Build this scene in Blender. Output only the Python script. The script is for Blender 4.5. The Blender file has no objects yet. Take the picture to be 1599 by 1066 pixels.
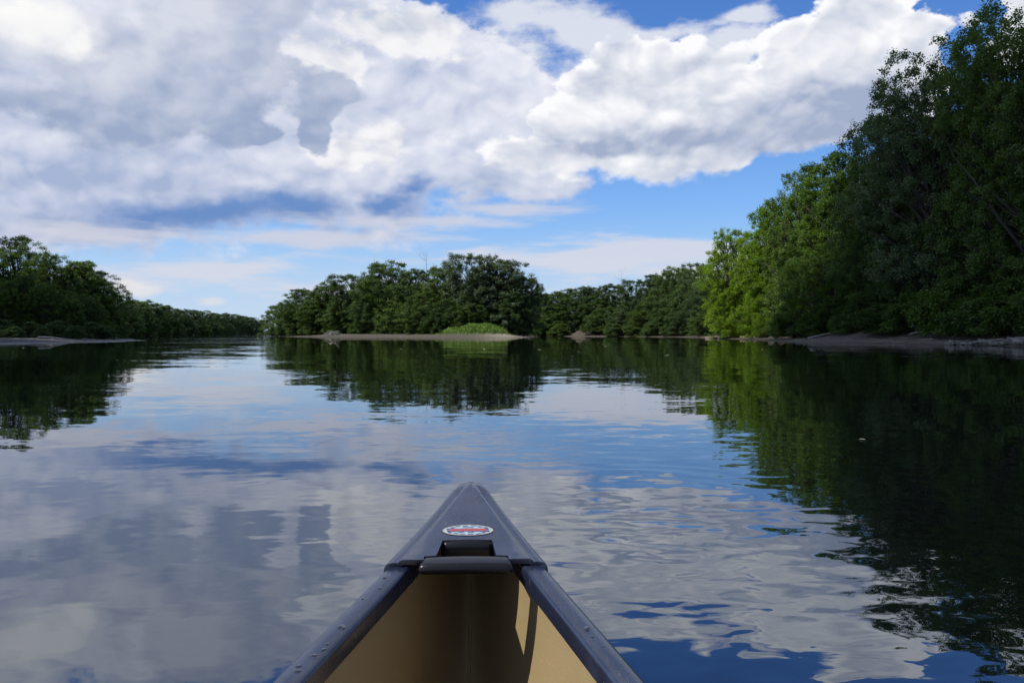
import bpy, bmesh, math, random
import numpy as np
from mathutils import Vector, Matrix, noise as mnoise

R = math.radians
scene = bpy.context.scene
COL = scene.collection

# ---------------------------------------------------------------- camera
EYE = 0.85
cam_data = bpy.data.cameras.new('camera')
cam = bpy.data.objects.new('camera', cam_data)
COL.objects.link(cam)
cam_data.sensor_width = 36.0
cam_data.lens = 28.0
cam_data.clip_start = 0.05
cam_data.clip_end = 20000.0
cam.location = (0.0, 0.0, EYE)
cam.rotation_euler = (R(90.0 - 0.55), 0.0, 0.0)
scene.camera = cam

# ---------------------------------------------------------------- exposure
scene.view_settings.view_transform = 'Standard'
scene.view_settings.look = 'None'
scene.view_settings.exposure = 0.3
scene.view_settings.gamma = 1.0
scene.view_settings.use_curve_mapping = False
scene.cycles.max_bounces = 8
scene.cycles.diffuse_bounces = 3
scene.cycles.glossy_bounces = 3
scene.cycles.transmission_bounces = 3
scene.cycles.sample_clamp_indirect = 6.0

# ---------------------------------------------------------------- sun
SUN_EL, SUN_AZ = 50.0, -100.0            # degrees; azimuth clockwise from +Y (the view)
SUN_DIR = Vector((math.sin(R(SUN_AZ)) * math.cos(R(SUN_EL)),
                  math.cos(R(SUN_AZ)) * math.cos(R(SUN_EL)), math.sin(R(SUN_EL))))
sun_data = bpy.data.lights.new('sun', 'SUN')
sun_data.energy = 4.8
sun_data.angle = R(0.5)
sun_data.color = (1.0, 0.95, 0.86)
sun = bpy.data.objects.new('sun', sun_data)
COL.objects.link(sun)
sun.rotation_euler = SUN_DIR.to_track_quat('Z', 'Y').to_euler()


# ---------------------------------------------------------------- node maths
class Nd:
    """A socket or a number, with arithmetic that builds Math nodes."""
    tree = None

    def __init__(self, v):
        self.v = v

    @staticmethod
    def put(sock, v):
        if isinstance(v, Nd):
            v = v.v
        if isinstance(v, (int, float)):
            sock.default_value = float(v)
        else:
            Nd.tree.links.new(v, sock)

    @staticmethod
    def m(op, *a, clamp=False):
        n = Nd.tree.nodes.new('ShaderNodeMath')
        n.operation = op
        n.use_clamp = clamp
        for i, x in enumerate(a):
            Nd.put(n.inputs[i], x)
        return Nd(n.outputs[0])

    def __add__(s, o): return Nd.m('ADD', s, o)
    __radd__ = __add__
    def __sub__(s, o): return Nd.m('SUBTRACT', s, o)
    def __rsub__(s, o): return Nd.m('SUBTRACT', o, s)
    def __mul__(s, o): return Nd.m('MULTIPLY', s, o)
    __rmul__ = __mul__
    def __truediv__(s, o): return Nd.m('DIVIDE', s, o)


def n_max(a, b): return Nd.m('MAXIMUM', a, b)
def n_min(a, b): return Nd.m('MINIMUM', a, b)
def n_smax(a, b, k): return Nd.m('SMOOTH_MAX', a, b, k)
def n_clamp(a): return Nd.m('ADD', a, 0.0, clamp=True)


def n_ss(x, lo, hi, a=0.0, b=1.0):
    n = Nd.tree.nodes.new('ShaderNodeMapRange')
    n.interpolation_type = 'SMOOTHSTEP'
    Nd.put(n.inputs['Value'], x)
    for k, v in (('From Min', lo), ('From Max', hi), ('To Min', a), ('To Max', b)):
        Nd.put(n.inputs[k], v)
    return Nd(n.outputs[0])


def n_mix(f, a, b):
    """mix two colours (tuples or sockets)"""
    n = Nd.tree.nodes.new('ShaderNodeMix')
    n.data_type = 'RGBA'
    Nd.put(n.inputs[0], f)
    for s, v in ((n.inputs[6], a), (n.inputs[7], b)):
        if isinstance(v, tuple):
            s.default_value = (*v, 1.0)
        else:
            Nd.tree.links.new(v, s)
    return n.outputs[2]


def n_vec(op, a, b):
    n = Nd.tree.nodes.new('ShaderNodeVectorMath')
    n.operation = op
    for s, v in ((n.inputs[0], a), (n.inputs[1], b)):
        if isinstance(v, tuple):
            s.default_value = v
        else:
            Nd.tree.links.new(v, s)
    return n.outputs[0]


def n_noise(vec, scale, detail=5.0, rough=0.5, dist=0.0, colour=False):
    n = Nd.tree.nodes.new('ShaderNodeTexNoise')
    Nd.tree.links.new(vec, n.inputs['Vector'])
    n.inputs['Scale'].default_value = scale
    n.inputs['Detail'].default_value = detail
    n.inputs['Roughness'].default_value = rough
    n.inputs['Distortion'].default_value = dist
    return n.outputs[1] if colour else Nd(n.outputs[0])


def n_voro(vec, scale, detail=2.0, rough=0.5, smooth=0.6):
    n = Nd.tree.nodes.new('ShaderNodeTexVoronoi')
    n.feature = 'F1'
    n.normalize = True
    Nd.tree.links.new(vec, n.inputs['Vector'])
    n.inputs['Scale'].default_value = scale
    n.inputs['Detail'].default_value = detail
    n.inputs['Roughness'].default_value = rough
    return Nd(n.outputs['Distance'])


def n_scale(v, k):
    n = Nd.tree.nodes.new('ShaderNodeVectorMath')
    n.operation = 'SCALE'
    Nd.tree.links.new(v, n.inputs[0])
    Nd.put(n.inputs['Scale'], k)
    return n.outputs[0]


# ---------------------------------------------------------------- sky
# A Nishita sky with layers of cumulus: every layer is a set of puffs placed by
# compass bearing and height above the horizon (degrees), broken up by 3D noise.
world = bpy.data.worlds.new('World')
scene.world = world
world.use_nodes = True
wt = world.node_tree
wt.nodes.clear()
Nd.tree = wt
SKY_STRENGTH = 0.1


def sky_tex():
    s = wt.nodes.new('ShaderNodeTexSky')
    s.sky_type = 'NISHITA'
    s.sun_disc = False
    s.sun_elevation = R(SUN_EL)
    s.sun_rotation = R(SUN_AZ % 360.0)
    s.altitude = 50.0
    s.air_density = 1.0
    s.dust_density = 0.1
    s.ozone_density = 1.5
    return s.outputs[0]


tc = wt.nodes.new('ShaderNodeTexCoord')
DIR = tc.outputs['Generated']
sp = wt.nodes.new('ShaderNodeSeparateXYZ')
wt.links.new(DIR, sp.inputs[0])
dx, dy, dz = (Nd(o) for o in sp.outputs)
DEG = 57.29578
AZ = Nd.m('ARCTAN2', dx, dy) * DEG
EL = Nd.m('ARCSINE', dz) * DEG
OFF = (-0.010, -0.002, 0.014)            # a step towards the sun's side, for the shading
DIR2 = n_vec('ADD', DIR, OFF)
FLAT = n_vec('MULTIPLY', DIR, (1.0, 1.0, 1.5))
FLAT2 = n_vec('MULTIPLY', DIR2, (1.0, 1.0, 1.5))
STREAK = n_vec('MULTIPLY', DIR, (1.0, 1.0, 7.0))

big = n_noise(FLAT, 5.0, 3.0, 0.55)
warp = n_noise(FLAT, 7.0, 4.0, 0.55, colour=True)
fine = n_noise(FLAT, 16.0, 6.0, 0.62)
soft = n_noise(FLAT, 11.0, 2.0, 0.5)
soft2 = n_noise(FLAT2, 11.0, 2.0, 0.5)
WOB = n_vec('ADD', FLAT, n_scale(n_vec('SUBTRACT', warp, (0.5, 0.5, 0.5)), 0.10))
WOB2 = n_vec('ADD', WOB, (OFF[0], OFF[1], OFF[2] * 1.5))
puff = n_voro(WOB, 15.0, 2.0, 0.55)
puff2 = n_voro(WOB2, 15.0, 2.0, 0.55)
curd = n_voro(WOB, 40.0, 1.0, 0.5)
streak = n_noise(STREAK, 5.0, 4.0, 0.6)

sw = wt.nodes.new('ShaderNodeSeparateColor')
wt.links.new(warp, sw.inputs[0])
WAZ = AZ + (Nd(sw.outputs[0]) - 0.5) * 9.0
WEL = EL + (Nd(sw.outputs[1]) - 0.5) * 6.0
ROUGH = (fine - 0.5) * 3.2 + (0.30 - puff) * 1.3 + (0.30 - curd) * 0.55
RELIEF = (soft - soft2) * 0.9 + (puff2 - puff) * 1.0    # > 0 where a puff faces the sun


def px(x, y):
    """bearing and height (degrees) of a point of the photograph"""
    u, v = (x - 800.0) / 1243.7, (521.0 - y) / 1243.7
    return math.degrees(math.atan(u)), math.degrees(math.atan(v / math.sqrt(1 + u * u)))


def puffs(items, k=0.25, az=WAZ, el=WEL):
    """union of soft ellipses given as (x, y, rx, ry): 1 in the middle, 0 at the rim"""
    f = None
    for (x, y, rx, ry) in items:
        a, e = px(x, y)
        ra = rx / 1243.7 * DEG * math.cos(R(a)) ** 2
        re = ry / 1243.7 * DEG * math.cos(R(a))
        ua = (az - a) * (1.0 / ra)
        ue = (el - e) * (1.0 / re)
        b = 1.0 - Nd.m('SQRT', ua * ua + ue * ue)
        f = b if f is None else n_smax(f, b, k)
    return f


def over(col, mask, shade, dark, lit):
    return n_mix(mask, col, n_mix(n_clamp(shade), dark, lit))


strength = wt.nodes.new('ShaderNodeVectorMath')
strength.operation = 'SCALE'
wt.links.new(sky_tex(), strength.inputs[0])
strength.inputs['Scale'].default_value = SKY_STRENGTH
tint = wt.nodes.new('ShaderNodeMix')
tint.data_type = 'RGBA'
tint.blend_type = 'MULTIPLY'
tint.inputs[0].default_value = 1.0
wt.links.new(strength.outputs[0], tint.inputs[6])
tint.inputs[7].default_value = (0.60, 0.98, 1.55, 1.0)
col = n_mix(n_ss(EL, 17.0, -1.0) * 0.78, tint.outputs[2], (0.34, 0.55, 0.84))
col = n_mix(n_ss(EL, 9.0, 0.0) * 0.68, col, (0.62, 0.72, 0.86))

# elsewhere in the sky: scattered cumulus like those in view, fading out over the view itself
front = n_ss(Nd.m('ABSOLUTE', AZ), 38.0, 50.0)
aloft = n_ss(EL, 25.0, 33.0)
away = n_max(front, aloft)
gen = (big - 0.5) * 2.4 + ROUGH * 0.55 + 0.03
gen_m = n_ss(gen, 0.0, 0.16) * away * n_ss(EL, 1.0, 8.0)
col = over(col, gen_m, 0.55 + RELIEF * 1.6 - gen * 0.5, (0.50, 0.54, 0.64), (0.98, 0.97, 0.96))

# thin streaks low above the horizon
low = puffs([(330, 425, 330, 34), (960, 405, 230, 34), (1080, 420, 160, 26), (100, 390, 220, 26), (560, 455, 300, 22),
             (1050, 385, 200, 14)], 0.3, AZ, EL)
low_m = n_ss(low * 0.9 + (streak - 0.5) * 3.6 + 0.12, 0.0, 0.8) * 0.78
col = n_mix(low_m, col, (0.70, 0.70, 0.77))
tiny = puffs([(198, 446, 46, 20), (215, 454, 64, 13), (330, 470, 30, 9)], 0.25, AZ, EL)
col = over(col, n_ss(tiny + ROUGH * 0.7, 0.0, 0.7) * 0.75, 0.6 + RELIEF * 1.2, (0.6, 0.62, 0.7), (0.9, 0.86, 0.82))

# high wisps between the cumulus
wisp = puffs([(900, 52, 170, 42), (1010, 45, 120, 26), (840, 40, 110, 60), (1150, 70, 90, 34), (1165, 25, 60, 20), (780, 110, 140, 60)])
wisp_m = n_ss(wisp * 0.9 + (fine - 0.5) * 1.3 + (streak - 0.5) * 0.9, 0.0, 0.6) * 0.85
col = n_mix(wisp_m, col, (0.80, 0.82, 0.88))

# broad pale cloud bank over the left and middle
bank = puffs([(150, 170, 420, 230), (480, 200, 330, 190), (640, 130, 190, 130), (600, 40, 110, 70), (700, 210, 200, 120),
              (800, 190, 130, 90), (300, 300, 380, 62), (560, 290, 240, 58), (790, 290, 140, 40), (60, 330, 260, 60)], 0.3)
bank_m = n_ss(bank + ROUGH * 0.28, -0.02, n_ss(EL, 10.0, 15.0, 0.36, 0.15))
base = n_ss(EL - 10.5, 4.0, -3.0)        # its underside greys towards the base
col = over(col, bank_m, 0.66 + RELIEF * 1.45 + (fine - 0.5) * 0.4 + (big - 0.5) * 1.6 - base * 0.32 + (0.30 - curd) * 0.4, (0.38, 0.46, 0.66), (0.84, 0.85, 0.93))
under = puffs([(330, 332, 230, 34), (450, 322, 150, 30), (250, 326, 150, 28), (610, 318, 100, 20), (650, 300, 70, 26)], 0.3)
col = n_mix(n_ss(under + (fine - 0.5) * 1.2, -0.15, 0.95) * 0.95, col, (0.13, 0.26, 0.56))
skirt = puffs([(430, 372, 330, 18), (800, 325, 140, 20), (650, 345, 200, 16), (130, 370, 160, 26)], 0.3, AZ, EL)
col = n_mix(n_ss(skirt + (streak - 0.5) * 2.6, 0.0, 0.7) * 0.8, col, (0.64, 0.65, 0.74))

# bright towers in the bank
tower = puffs([(590, 235, 40, 36), (640, 60, 120, 60), (60, 40, 110, 60), (520, 250, 70, 40), (500, 110, 70, 60)])
col = over(col, n_ss(tower + ROUGH * 0.6, 0.0, 0.42) * 0.7, 0.72 + RELIEF * 3.0 + (0.30 - curd) * 0.8, (0.6, 0.63, 0.72), (0.97, 0.96, 0.95))

# grey cloud in front, upper left, and its detached puff
grey = puffs([(170, 110, 250, 120), (340, 60, 150, 110), (420, 30, 75, 70), (330, 150, 110, 66), (120, 180, 170, 44),
              (390, 190, 56, 24), (220, 190, 160, 30), (498, 158, 52, 38), (482, 192, 34, 56)], 0.2)
grey_m = n_ss(grey + ROUGH * 0.38, 0.0, n_ss(AZ, -25.0, -17.5, 0.52, 0.27)) * 0.94
gbase = n_ss(EL, 17.5, 13.2)
col = over(col, grey_m, 0.64 + RELIEF * 1.2 + (fine - 0.5) * 0.45 + (big - 0.5) * 1.4 - gbase * 0.5 + (0.30 - curd) * 0.35, (0.31, 0.39, 0.57), (0.66, 0.69, 0.79))
glow = puffs([(30, 20, 130, 70), (95, 60, 50, 34)])
col = n_mix(n_ss(glow + ROUGH * 0.5, -0.2, 0.9) * 0.8, col, (1.0, 0.99, 0.97))

# the tall cumulus on the right
cum = puffs([(1000, 130, 110, 80), (920, 190, 80, 70), (1040, 190, 180, 110), (1160, 170, 130, 85), (1240, 110, 90, 85),
             (1340, 84, 110, 94), (1430, 100, 90, 62), (1280, 180, 150, 64), (1010, 255, 130, 50), (1130, 240, 90, 42), (1370, 175, 110, 50),
             (860, 250, 110, 44), (1600, 40, 60, 50), (1080, 140, 70, 50)], 0.22)
cum_m = n_ss(cum + ROUGH * 0.26, 0.0, n_ss(EL, 14.5, 9.5, 0.10, 0.42))
core = puffs([(1240, 180, 190, 74), (1050, 212, 150, 34), (1350, 180, 120, 64), (920, 232, 90, 22)], 0.3)
cshade = n_ss(core + (fine - 0.5) * 0.6, -0.15, 0.6)
col = over(col, cum_m, 0.63 + RELIEF * (1.2 + n_ss(cum, 0.42, 0.05) * 1.8) + n_ss(cum, 0.30, 0.0) * n_ss(EL, 8.5, 14.0) * 0.34 + (big - 0.5) * 0.9 - cshade * 0.52 + (0.30 - curd) * 0.6, (0.36, 0.43, 0.60), (0.97, 0.97, 0.99))

bg = wt.nodes.new('ShaderNodeBackground')
wt.links.new(col, bg.inputs['Color'])
bg.inputs['Strength'].default_value = 0.82
wo = wt.nodes.new('ShaderNodeOutputWorld')
wt.links.new(bg.outputs[0], wo.inputs[0])
world.cycles.sampling_method = 'MANUAL'
world.cycles.sample_map_resolution = 1024
# ---------------------------------------------------------------- shared helpers
rng = np.random.default_rng(7)


def mat(name):
    m = bpy.data.materials.new(name)
    m.use_nodes = True
    Nd.tree = m.node_tree
    b = m.node_tree.nodes['Principled BSDF']
    return m, b


def geo_pos():
    g = Nd.tree.nodes.new('ShaderNodeNewGeometry')
    return g.outputs['Position']


def obj_pos():
    g = Nd.tree.nodes.new('ShaderNodeTexCoord')
    return g.outputs['Object']


def sep(v):
    n = Nd.tree.nodes.new('ShaderNodeSeparateXYZ')
    Nd.tree.links.new(v, n.inputs[0])
    return [Nd(o) for o in n.outputs]


def bump(h, dist, strength=1.0):
    n = Nd.tree.nodes.new('ShaderNodeBump')
    n.inputs['Distance'].default_value = dist
    n.inputs['Strength'].default_value = strength
    Nd.put(n.inputs['Height'], h)
    return n.outputs[0]


def mesh_np(name, verts, faces, materials=(), mat_idx=None, smooth=False):
    """mesh from a vertex array and an (n, k) face array (all faces k-sided)"""
    verts = np.asarray(verts, dtype=np.float32)
    faces = np.asarray(faces, dtype=np.int32)
    me = bpy.data.meshes.new(name)
    n, k = faces.shape
    me.vertices.add(len(verts))
    me.vertices.foreach_set('co', verts.ravel())
    me.loops.add(n * k)
    me.loops.foreach_set('vertex_index', faces.ravel())
    me.polygons.add(n)
    me.polygons.foreach_set('loop_start', np.arange(0, n * k, k, dtype=np.int32))
    me.polygons.foreach_set('loop_total', np.full(n, k, dtype=np.int32))
    if mat_idx is not None:
        me.polygons.foreach_set('material_index', np.asarray(mat_idx, dtype=np.int32))
    me.polygons.foreach_set('use_smooth', np.full(n, smooth, dtype=bool))
    for m in materials:
        me.materials.append(m)
    me.update(calc_edges=True)
    me.validate()
    return me


def link(name, me, parent=None):
    o = bpy.data.objects.new(name, me)
    COL.objects.link(o)
    if parent is not None:
        o.parent = parent
    return o


def tag(o, label=None, cat=None, group=None, kind=None):
    if label:
        o['label'] = label
    if cat:
        o['category'] = cat
    if group:
        o['group'] = group
    if kind:
        o['kind'] = kind
    return o


def empty(name, loc, rz=0.0):
    o = bpy.data.objects.new(name, None)
    COL.objects.link(o)
    o.location = loc
    o.rotation_euler = (0, 0, rz)
    o.empty_display_size = 0.5
    return o


def copy_tree(o, parent=None):
    c = o.copy()
    COL.objects.link(c)
    c.parent = parent
    for ch in list(o.children):
        copy_tree(ch, c)
    return c


def bm_mesh(name, bm, materials, smooth=False):
    me = bpy.data.meshes.new(name)
    bm.normal_update()
    bm.to_mesh(me)
    bm.free()
    for m in materials:
        me.materials.append(m)
    if smooth:
        me.polygons.foreach_set('use_smooth', np.full(len(me.polygons), True))
    me.update()
    return me


def tubes_np(paths, sides=7):
    """paths: list of (points (n,3), radii (n,)); returns verts, quads"""
    V, F, off = [], [], 0
    ang = np.linspace(0, 2 * np.pi, sides, endpoint=False)
    for pts, rad in paths:
        pts = np.asarray(pts, float)
        n = len(pts)
        t = np.gradient(pts, axis=0)
        t /= np.linalg.norm(t, axis=1, keepdims=True) + 1e-9
        ref = np.where(np.abs(t[:, 2:3]) > 0.9, np.array([[1.0, 0, 0]]), np.array([[0, 0, 1.0]]))
        a = np.cross(t, ref)
        a /= np.linalg.norm(a, axis=1, keepdims=True) + 1e-9
        b = np.cross(t, a)
        ring = pts[:, None, :] + (a[:, None, :] * np.cos(ang)[None, :, None] + b[:, None, :] * np.sin(ang)[None, :, None]) * np.asarray(rad)[:, None, None]
        V.append(ring.reshape(-1, 3))
        i, j = np.meshgrid(np.arange(n - 1), np.arange(sides), indexing='ij')
        j2 = (j + 1) % sides
        F.append(np.stack([i * sides + j, i * sides + j2, (i + 1) * sides + j2, (i + 1) * sides + j], -1).reshape(-1, 4) + off)
        off += n * sides
    return np.concatenate(V), np.concatenate(F)


# value noise on numpy arrays (for terrain and crowns)
_perm = np.random.default_rng(3).random((64, 64))


def vnoise(x, y):
    xi, yi = np.floor(x).astype(int), np.floor(y).astype(int)
    fx, fy = x - xi, y - yi
    fx, fy = fx * fx * (3 - 2 * fx), fy * fy * (3 - 2 * fy)
    g = lambda a, b: _perm[a % 64, b % 64]
    return ((g(xi, yi) * (1 - fx) + g(xi + 1, yi) * fx) * (1 - fy) + (g(xi, yi + 1) * (1 - fx) + g(xi + 1, yi + 1) * fx) * fy)


def fbm(x, y, o=4):
    v, a, s = 0, 0.5, 1.0
    for k in range(o):
        v = v + a * (vnoise(x * s + 17.3 * k, y * s + 5.1 * k) - 0.5)
        a *= 0.5
        s *= 2.03
    return v


# ---------------------------------------------------------------- the land round the river
LEFT = [(-9000, -9000), (-46, -9000), (-46, -60), (-43, 20), (-41, 50), (-40, 62), (-40.5, 82), (-45, 98), (-52, 112), (-66, 135),
        (-96, 190), (-128, 262), (-166, 414), (-196, 540), (-228, 700), (-300, 900), (-420, 1300), (-9000, 1400)]
ISLAND = [(3, 182), (-6, 184), (-28, 191), (-50, 209), (-66, 233), (-76, 252), (-80, 300), (-62, 352), (-32, 330), (-6, 262), (5, 218), (7, 194)]
RIGHT = [(9000, -9000), (46, -9000), (45, -60), (39, 0), (35, 40), (34, 53), (33.5, 62), (31, 75), (29, 88), (32.5, 100), (35.5, 125),
         (38.6, 150), (43, 178), (41, 205), (32, 234), (12, 264), (-2, 290), (-20, 340), (-60, 410), (-130, 560), (-200, 760),
         (-265, 900), (-400, 1300), (-9000, 1400), (-9000, 9000), (9000, 9000)]


def poly_sd(poly, x, y):
    """signed distance to a polygon, positive inside"""
    d = np.full(x.shape, 1e12)
    ins = np.zeros(x.shape, bool)
    n = len(poly)
    for i in range(n):
        ax, ay = poly[i]
        bx, by = poly[(i + 1) % n]
        ex, ey = bx - ax, by - ay
        wx, wy = x - ax, y - ay
        t = np.clip((wx * ex + wy * ey) / (ex * ex + ey * ey), 0, 1)
        d = np.minimum(d, (wx - ex * t) ** 2 + (wy - ey * t) ** 2)
        c = ((ay > y) != (by > y)) & (x < ax + (y - ay) / (by - ay if by != ay else 1e-9) * ex)
        ins ^= c
    d = np.sqrt(d)
    return np.where(ins, d, -d)


def sstep(a, b, x):
    t = np.clip((x - a) / (b - a), 0, 1)
    return t * t * (3 - 2 * t)


def land_height(x, y):
    x = np.asarray(x, float)
    y = np.asarray(y, float)
    sd = np.maximum(np.maximum(poly_sd(LEFT, x, y), poly_sd(ISLAND, x, y)), poly_sd(RIGHT, x, y))
    sd = sd + fbm(x * 0.12, y * 0.12, 4) * 2.6 * np.clip(np.hypot(x, y) / 90, 0.3, 1.5)
    low = np.where(poly_sd(LEFT, x, y) > -3, 0.20, np.where(poly_sd(ISLAND, x, y) > -3, 0.48, 1.0))                          # the left bank and the island are low
    h = np.where(sd < 0, np.maximum(sd * 0.16, -2.2), 0)
    up = np.maximum(sd, 0)
    h = h + np.minimum(up, 6) * 0.085 + sstep(4.5, 10, up) * 1.05 + np.clip(up - 8, 0, 60) * 0.025
    h = np.where(sd > 0, h * low, h)
    h = h + fbm(x * 0.55, y * 0.55, 3) * 0.22 * sstep(0, 3, up)
    h = h + (2.1 * np.exp(-((x + 6.0) / 4.6) ** 2 - ((y - 190) / 4.5) ** 2) + 1.25 * np.exp(-((x + 13) / 6.0) ** 2 - ((y - 192) / 4.5) ** 2)) * (0.85 + 1.3 * fbm(x * 0.3, y * 0.3, 3))      # grassy mound at the island's tip
    return h


def ground_z(x, y):
    return float(land_height(np.array([x]), np.array([y]))[0])


def axis(parts):
    a = []
    for lo, hi, st in parts:
        a += list(np.arange(lo, hi, st))
    return np.array(sorted(set(np.round(a, 3))))


gx = axis([(-9000, -2000, 1750), (-2000, -400, 200), (-400, -130, 9), (-130, -66, 3), (-66, -36, 1.0), (-36, 24, 3), (24, 52, 0.7), (52, 100, 4),
           (100, 400, 25), (400, 2000, 200), (2000, 9001, 1750)])
gy = axis([(-9000, -1000, 1600), (-1000, -60, 94), (-60, 44, 6), (44, 110, 0.8), (110, 182, 2.0), (182, 200, 0.9), (200, 320, 3.0), (320, 900, 14), (900, 2000, 110),
           (2000, 9001, 1750)])
GX, GY = np.meshgrid(gx, gy)
GZ = land_height(GX, GY)
far = np.hypot(GX, GY) > 1500
GZ[far & (GY > -100)] = 6.0
nv = len(gx)
i, j = np.meshgrid(np.arange(len(gy) - 1), np.arange(nv - 1), indexing='ij')
gf = np.stack([i * nv + j, i * nv + j + 1, (i + 1) * nv + j + 1, (i + 1) * nv + j], -1).reshape(-1, 4)

m_ground, b = mat('river_mud_and_forest_floor')
P = geo_pos()
X_, Y_, Z_ = sep(P)
n1 = n_noise(P, 0.9, 5, 0.6)
n2 = n_noise(n_vec('MULTIPLY', P, (0.6, 0.6, 14.0)), 1.6, 4, 0.6)      # thin layers left by falling water
n3 = n_noise(P, 7.0, 4, 0.65)
mud = n_mix(n_ss(n2, 0.38, 0.66), (0.085, 0.066, 0.044), (0.165, 0.132, 0.092))
mud = n_mix(n_ss(n1, 0.4, 0.7) * 0.6, mud, (0.085, 0.066, 0.045))
mud = n_mix(n_ss(n3, 0.55, 0.75) * 0.5, mud, (0.15, 0.125, 0.095))
litter = n_mix(n3, (0.030, 0.024, 0.014), (0.055, 0.050, 0.026))
litter = n_mix(n_ss(n1, 0.5, 0.62) * 0.7, litter, (0.028, 0.05, 0.014))
bank_shade = n_ss(X_, -28.0, -36.0) * n_ss(Y_, 170.0, 130.0)                  # left bank: shade put into a darker mud colour
mud = n_mix(bank_shade * 0.95, mud, (0.024, 0.020, 0.016))
mud = n_mix(n_ss(Y_, 100.0, 165.0) * 0.75, mud, (0.036, 0.030, 0.022))      # upstream banks: cloud shade put into the mud colour
sx_, sy_ = (X_ + 1.5) * 0.2, (Y_ - 186.0) * 0.2
mud = n_mix(Nd.m('EXPONENT', (sx_ * sx_ + sy_ * sy_) * -1.0) * (0.35 + n1), mud, (0.21, 0.18, 0.135))   # dry sand at the island's tip
wet = n_ss(Z_ + (n1 - 0.5) * 0.12, 0.13, 0.02)
colr = n_mix(n_ss(Z_ + (n1 - 0.5) * 0.9 + (n3 - 0.5) * 0.3, 1.2, 1.55), mud, litter)
colr = n_mix(wet * 0.6, colr, (0.045, 0.036, 0.027))
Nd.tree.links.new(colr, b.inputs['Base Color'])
Nd.put(b.inputs['Roughness'], 0.92 - wet * 0.45)
Nd.tree.links.new(bump(n3 * 0.5 + n1 * 0.5 + n2 * 0.4, 0.12), b.inputs['Normal'])
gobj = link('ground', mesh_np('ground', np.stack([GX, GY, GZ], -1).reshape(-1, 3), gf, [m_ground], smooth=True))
tag(gobj, kind='structure')

# ---------------------------------------------------------------- the canoe's shape (needed for the hole it makes in the water)
CAN_X, CAN_RZ = -0.040, R(1.85)
BOW, STERN, MID = 2.06, -2.70, -0.32


def c_b(y):
    """half breadth over the gunwales"""
    s = (BOW - y) if y >= MID else (y - STERN)
    s = max(s, 0.0)
    L = (BOW - MID)
    u = min(s / L, 1.0)
    return 0.415 * math.sin(u ** 0.86 * math.pi / 2) ** 1.06 + 0.024 * (1 - u) ** 8


def c_z(y):
    """height of the sheer line"""
    s = (y - MID) / (BOW - MID) if y >= MID else (MID - y) / (MID - STERN)
    s = min(max(s, 0), 1)
    return 0.345 + 0.030 * s ** 2 + 0.088 * s ** 6


def c_k(y):
    """height of the keel line, rising at the stems"""
    s = (BOW - y) if y >= MID else (y - STERN)
    t = min(max((0.50 - s) / 0.50, 0), 1)
    return -0.095 + (c_z(y) + 0.075) * t ** 2.4


def c_pt(y, u, inset=0.0):
    """point on the starboard skin: u = 0 at the gunwale, 1 at the keel"""
    bb, zg, zk = max(c_b(y) - 0.014 - inset, 0.001), c_z(y) - 0.012, c_k(y) + inset
    s = (BOW - y) if y >= MID else (y - STERN)
    full = min(max((s - 0.2) / 1.3, 0), 1)
    r = 1.0 - 0.52 * full
    a = u * math.pi / 2
    return bb * max(math.cos(a), 0) ** r, zg + (zk - zg) * math.sin(a) ** (1.0 + 0.25 * full)


def waterline(y):
    lo, hi = 0.0, 1.0
    if c_k(y) > -0.004:
        return None
    for _ in range(30):
        m_ = (lo + hi) / 2
        if c_pt(y, m_, 0.003)[1] > 0:
            lo = m_
        else:
            hi = m_
    return c_pt(y, lo, 0.003)[0]


hole = []
ys = np.linspace(STERN + 0.05, BOW - 0.05, 120)
wl = [(y, waterline(y)) for y in ys]
wl = [(y, w) for y, w in wl if w is not None and w > 0.002]
outline = [(w, y) for y, w in wl] + [(-w, y) for y, w in reversed(wl)]
cr, sr = math.cos(CAN_RZ), math.sin(CAN_RZ)
outline = [(CAN_X + x * cr - y * sr, x * sr + y * cr) for x, y in outline]

# ---------------------------------------------------------------- water
# rings of quads from the hull's waterline outwards
bm = bmesh.new()
oc = np.array(outline)
nO = len(oc)
mid_ = oc.mean(0)
arc = np.concatenate([[0], np.cumsum(np.linalg.norm(np.roll(oc, -1, 0) - oc, axis=1))])[:-1]
th_ = np.arctan2(oc[:, 1] - mid_[1], (oc[:, 0] - mid_[0]) * 4.0)
prev = [bm.verts.new((x, y, 0)) for x, y in outline]
for rad, k in ((0.6, 0.25), (1.6, 0.6), (4.0, 1.0), (12.0, 1.0), (40.0, 1.0), (150.0, 1.0), (600.0, 1.0), (2400.0, 1.0), (6500.0, 1.0)):
    cur = []
    for q in range(nO):
        cx_, cy_ = mid_[0] + math.cos(th_[q]) * (rad + 2.4), mid_[1] + math.sin(th_[q]) * (rad + 2.4)
        ex_, ey_ = mid_[0] + (oc[q, 0] - mid_[0]) * (1 + rad / 0.42), mid_[1] + (oc[q, 1] - mid_[1]) * (1 + rad / 2.4)
        cur.append(bm.verts.new((cx_ * k + ex_ * (1 - k), cy_ * k + ey_ * (1 - k), 0)))
    for q in range(nO):
        bm.faces.new((prev[q], prev[(q + 1) % nO], cur[(q + 1) % nO], cur[q]))
    prev = cur
bmesh.ops.recalc_face_normals(bm, faces=bm.faces)
for f in bm.faces:
    f.normal_update()
    if f.normal.z < 0:
        f.normal_flip()

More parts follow.
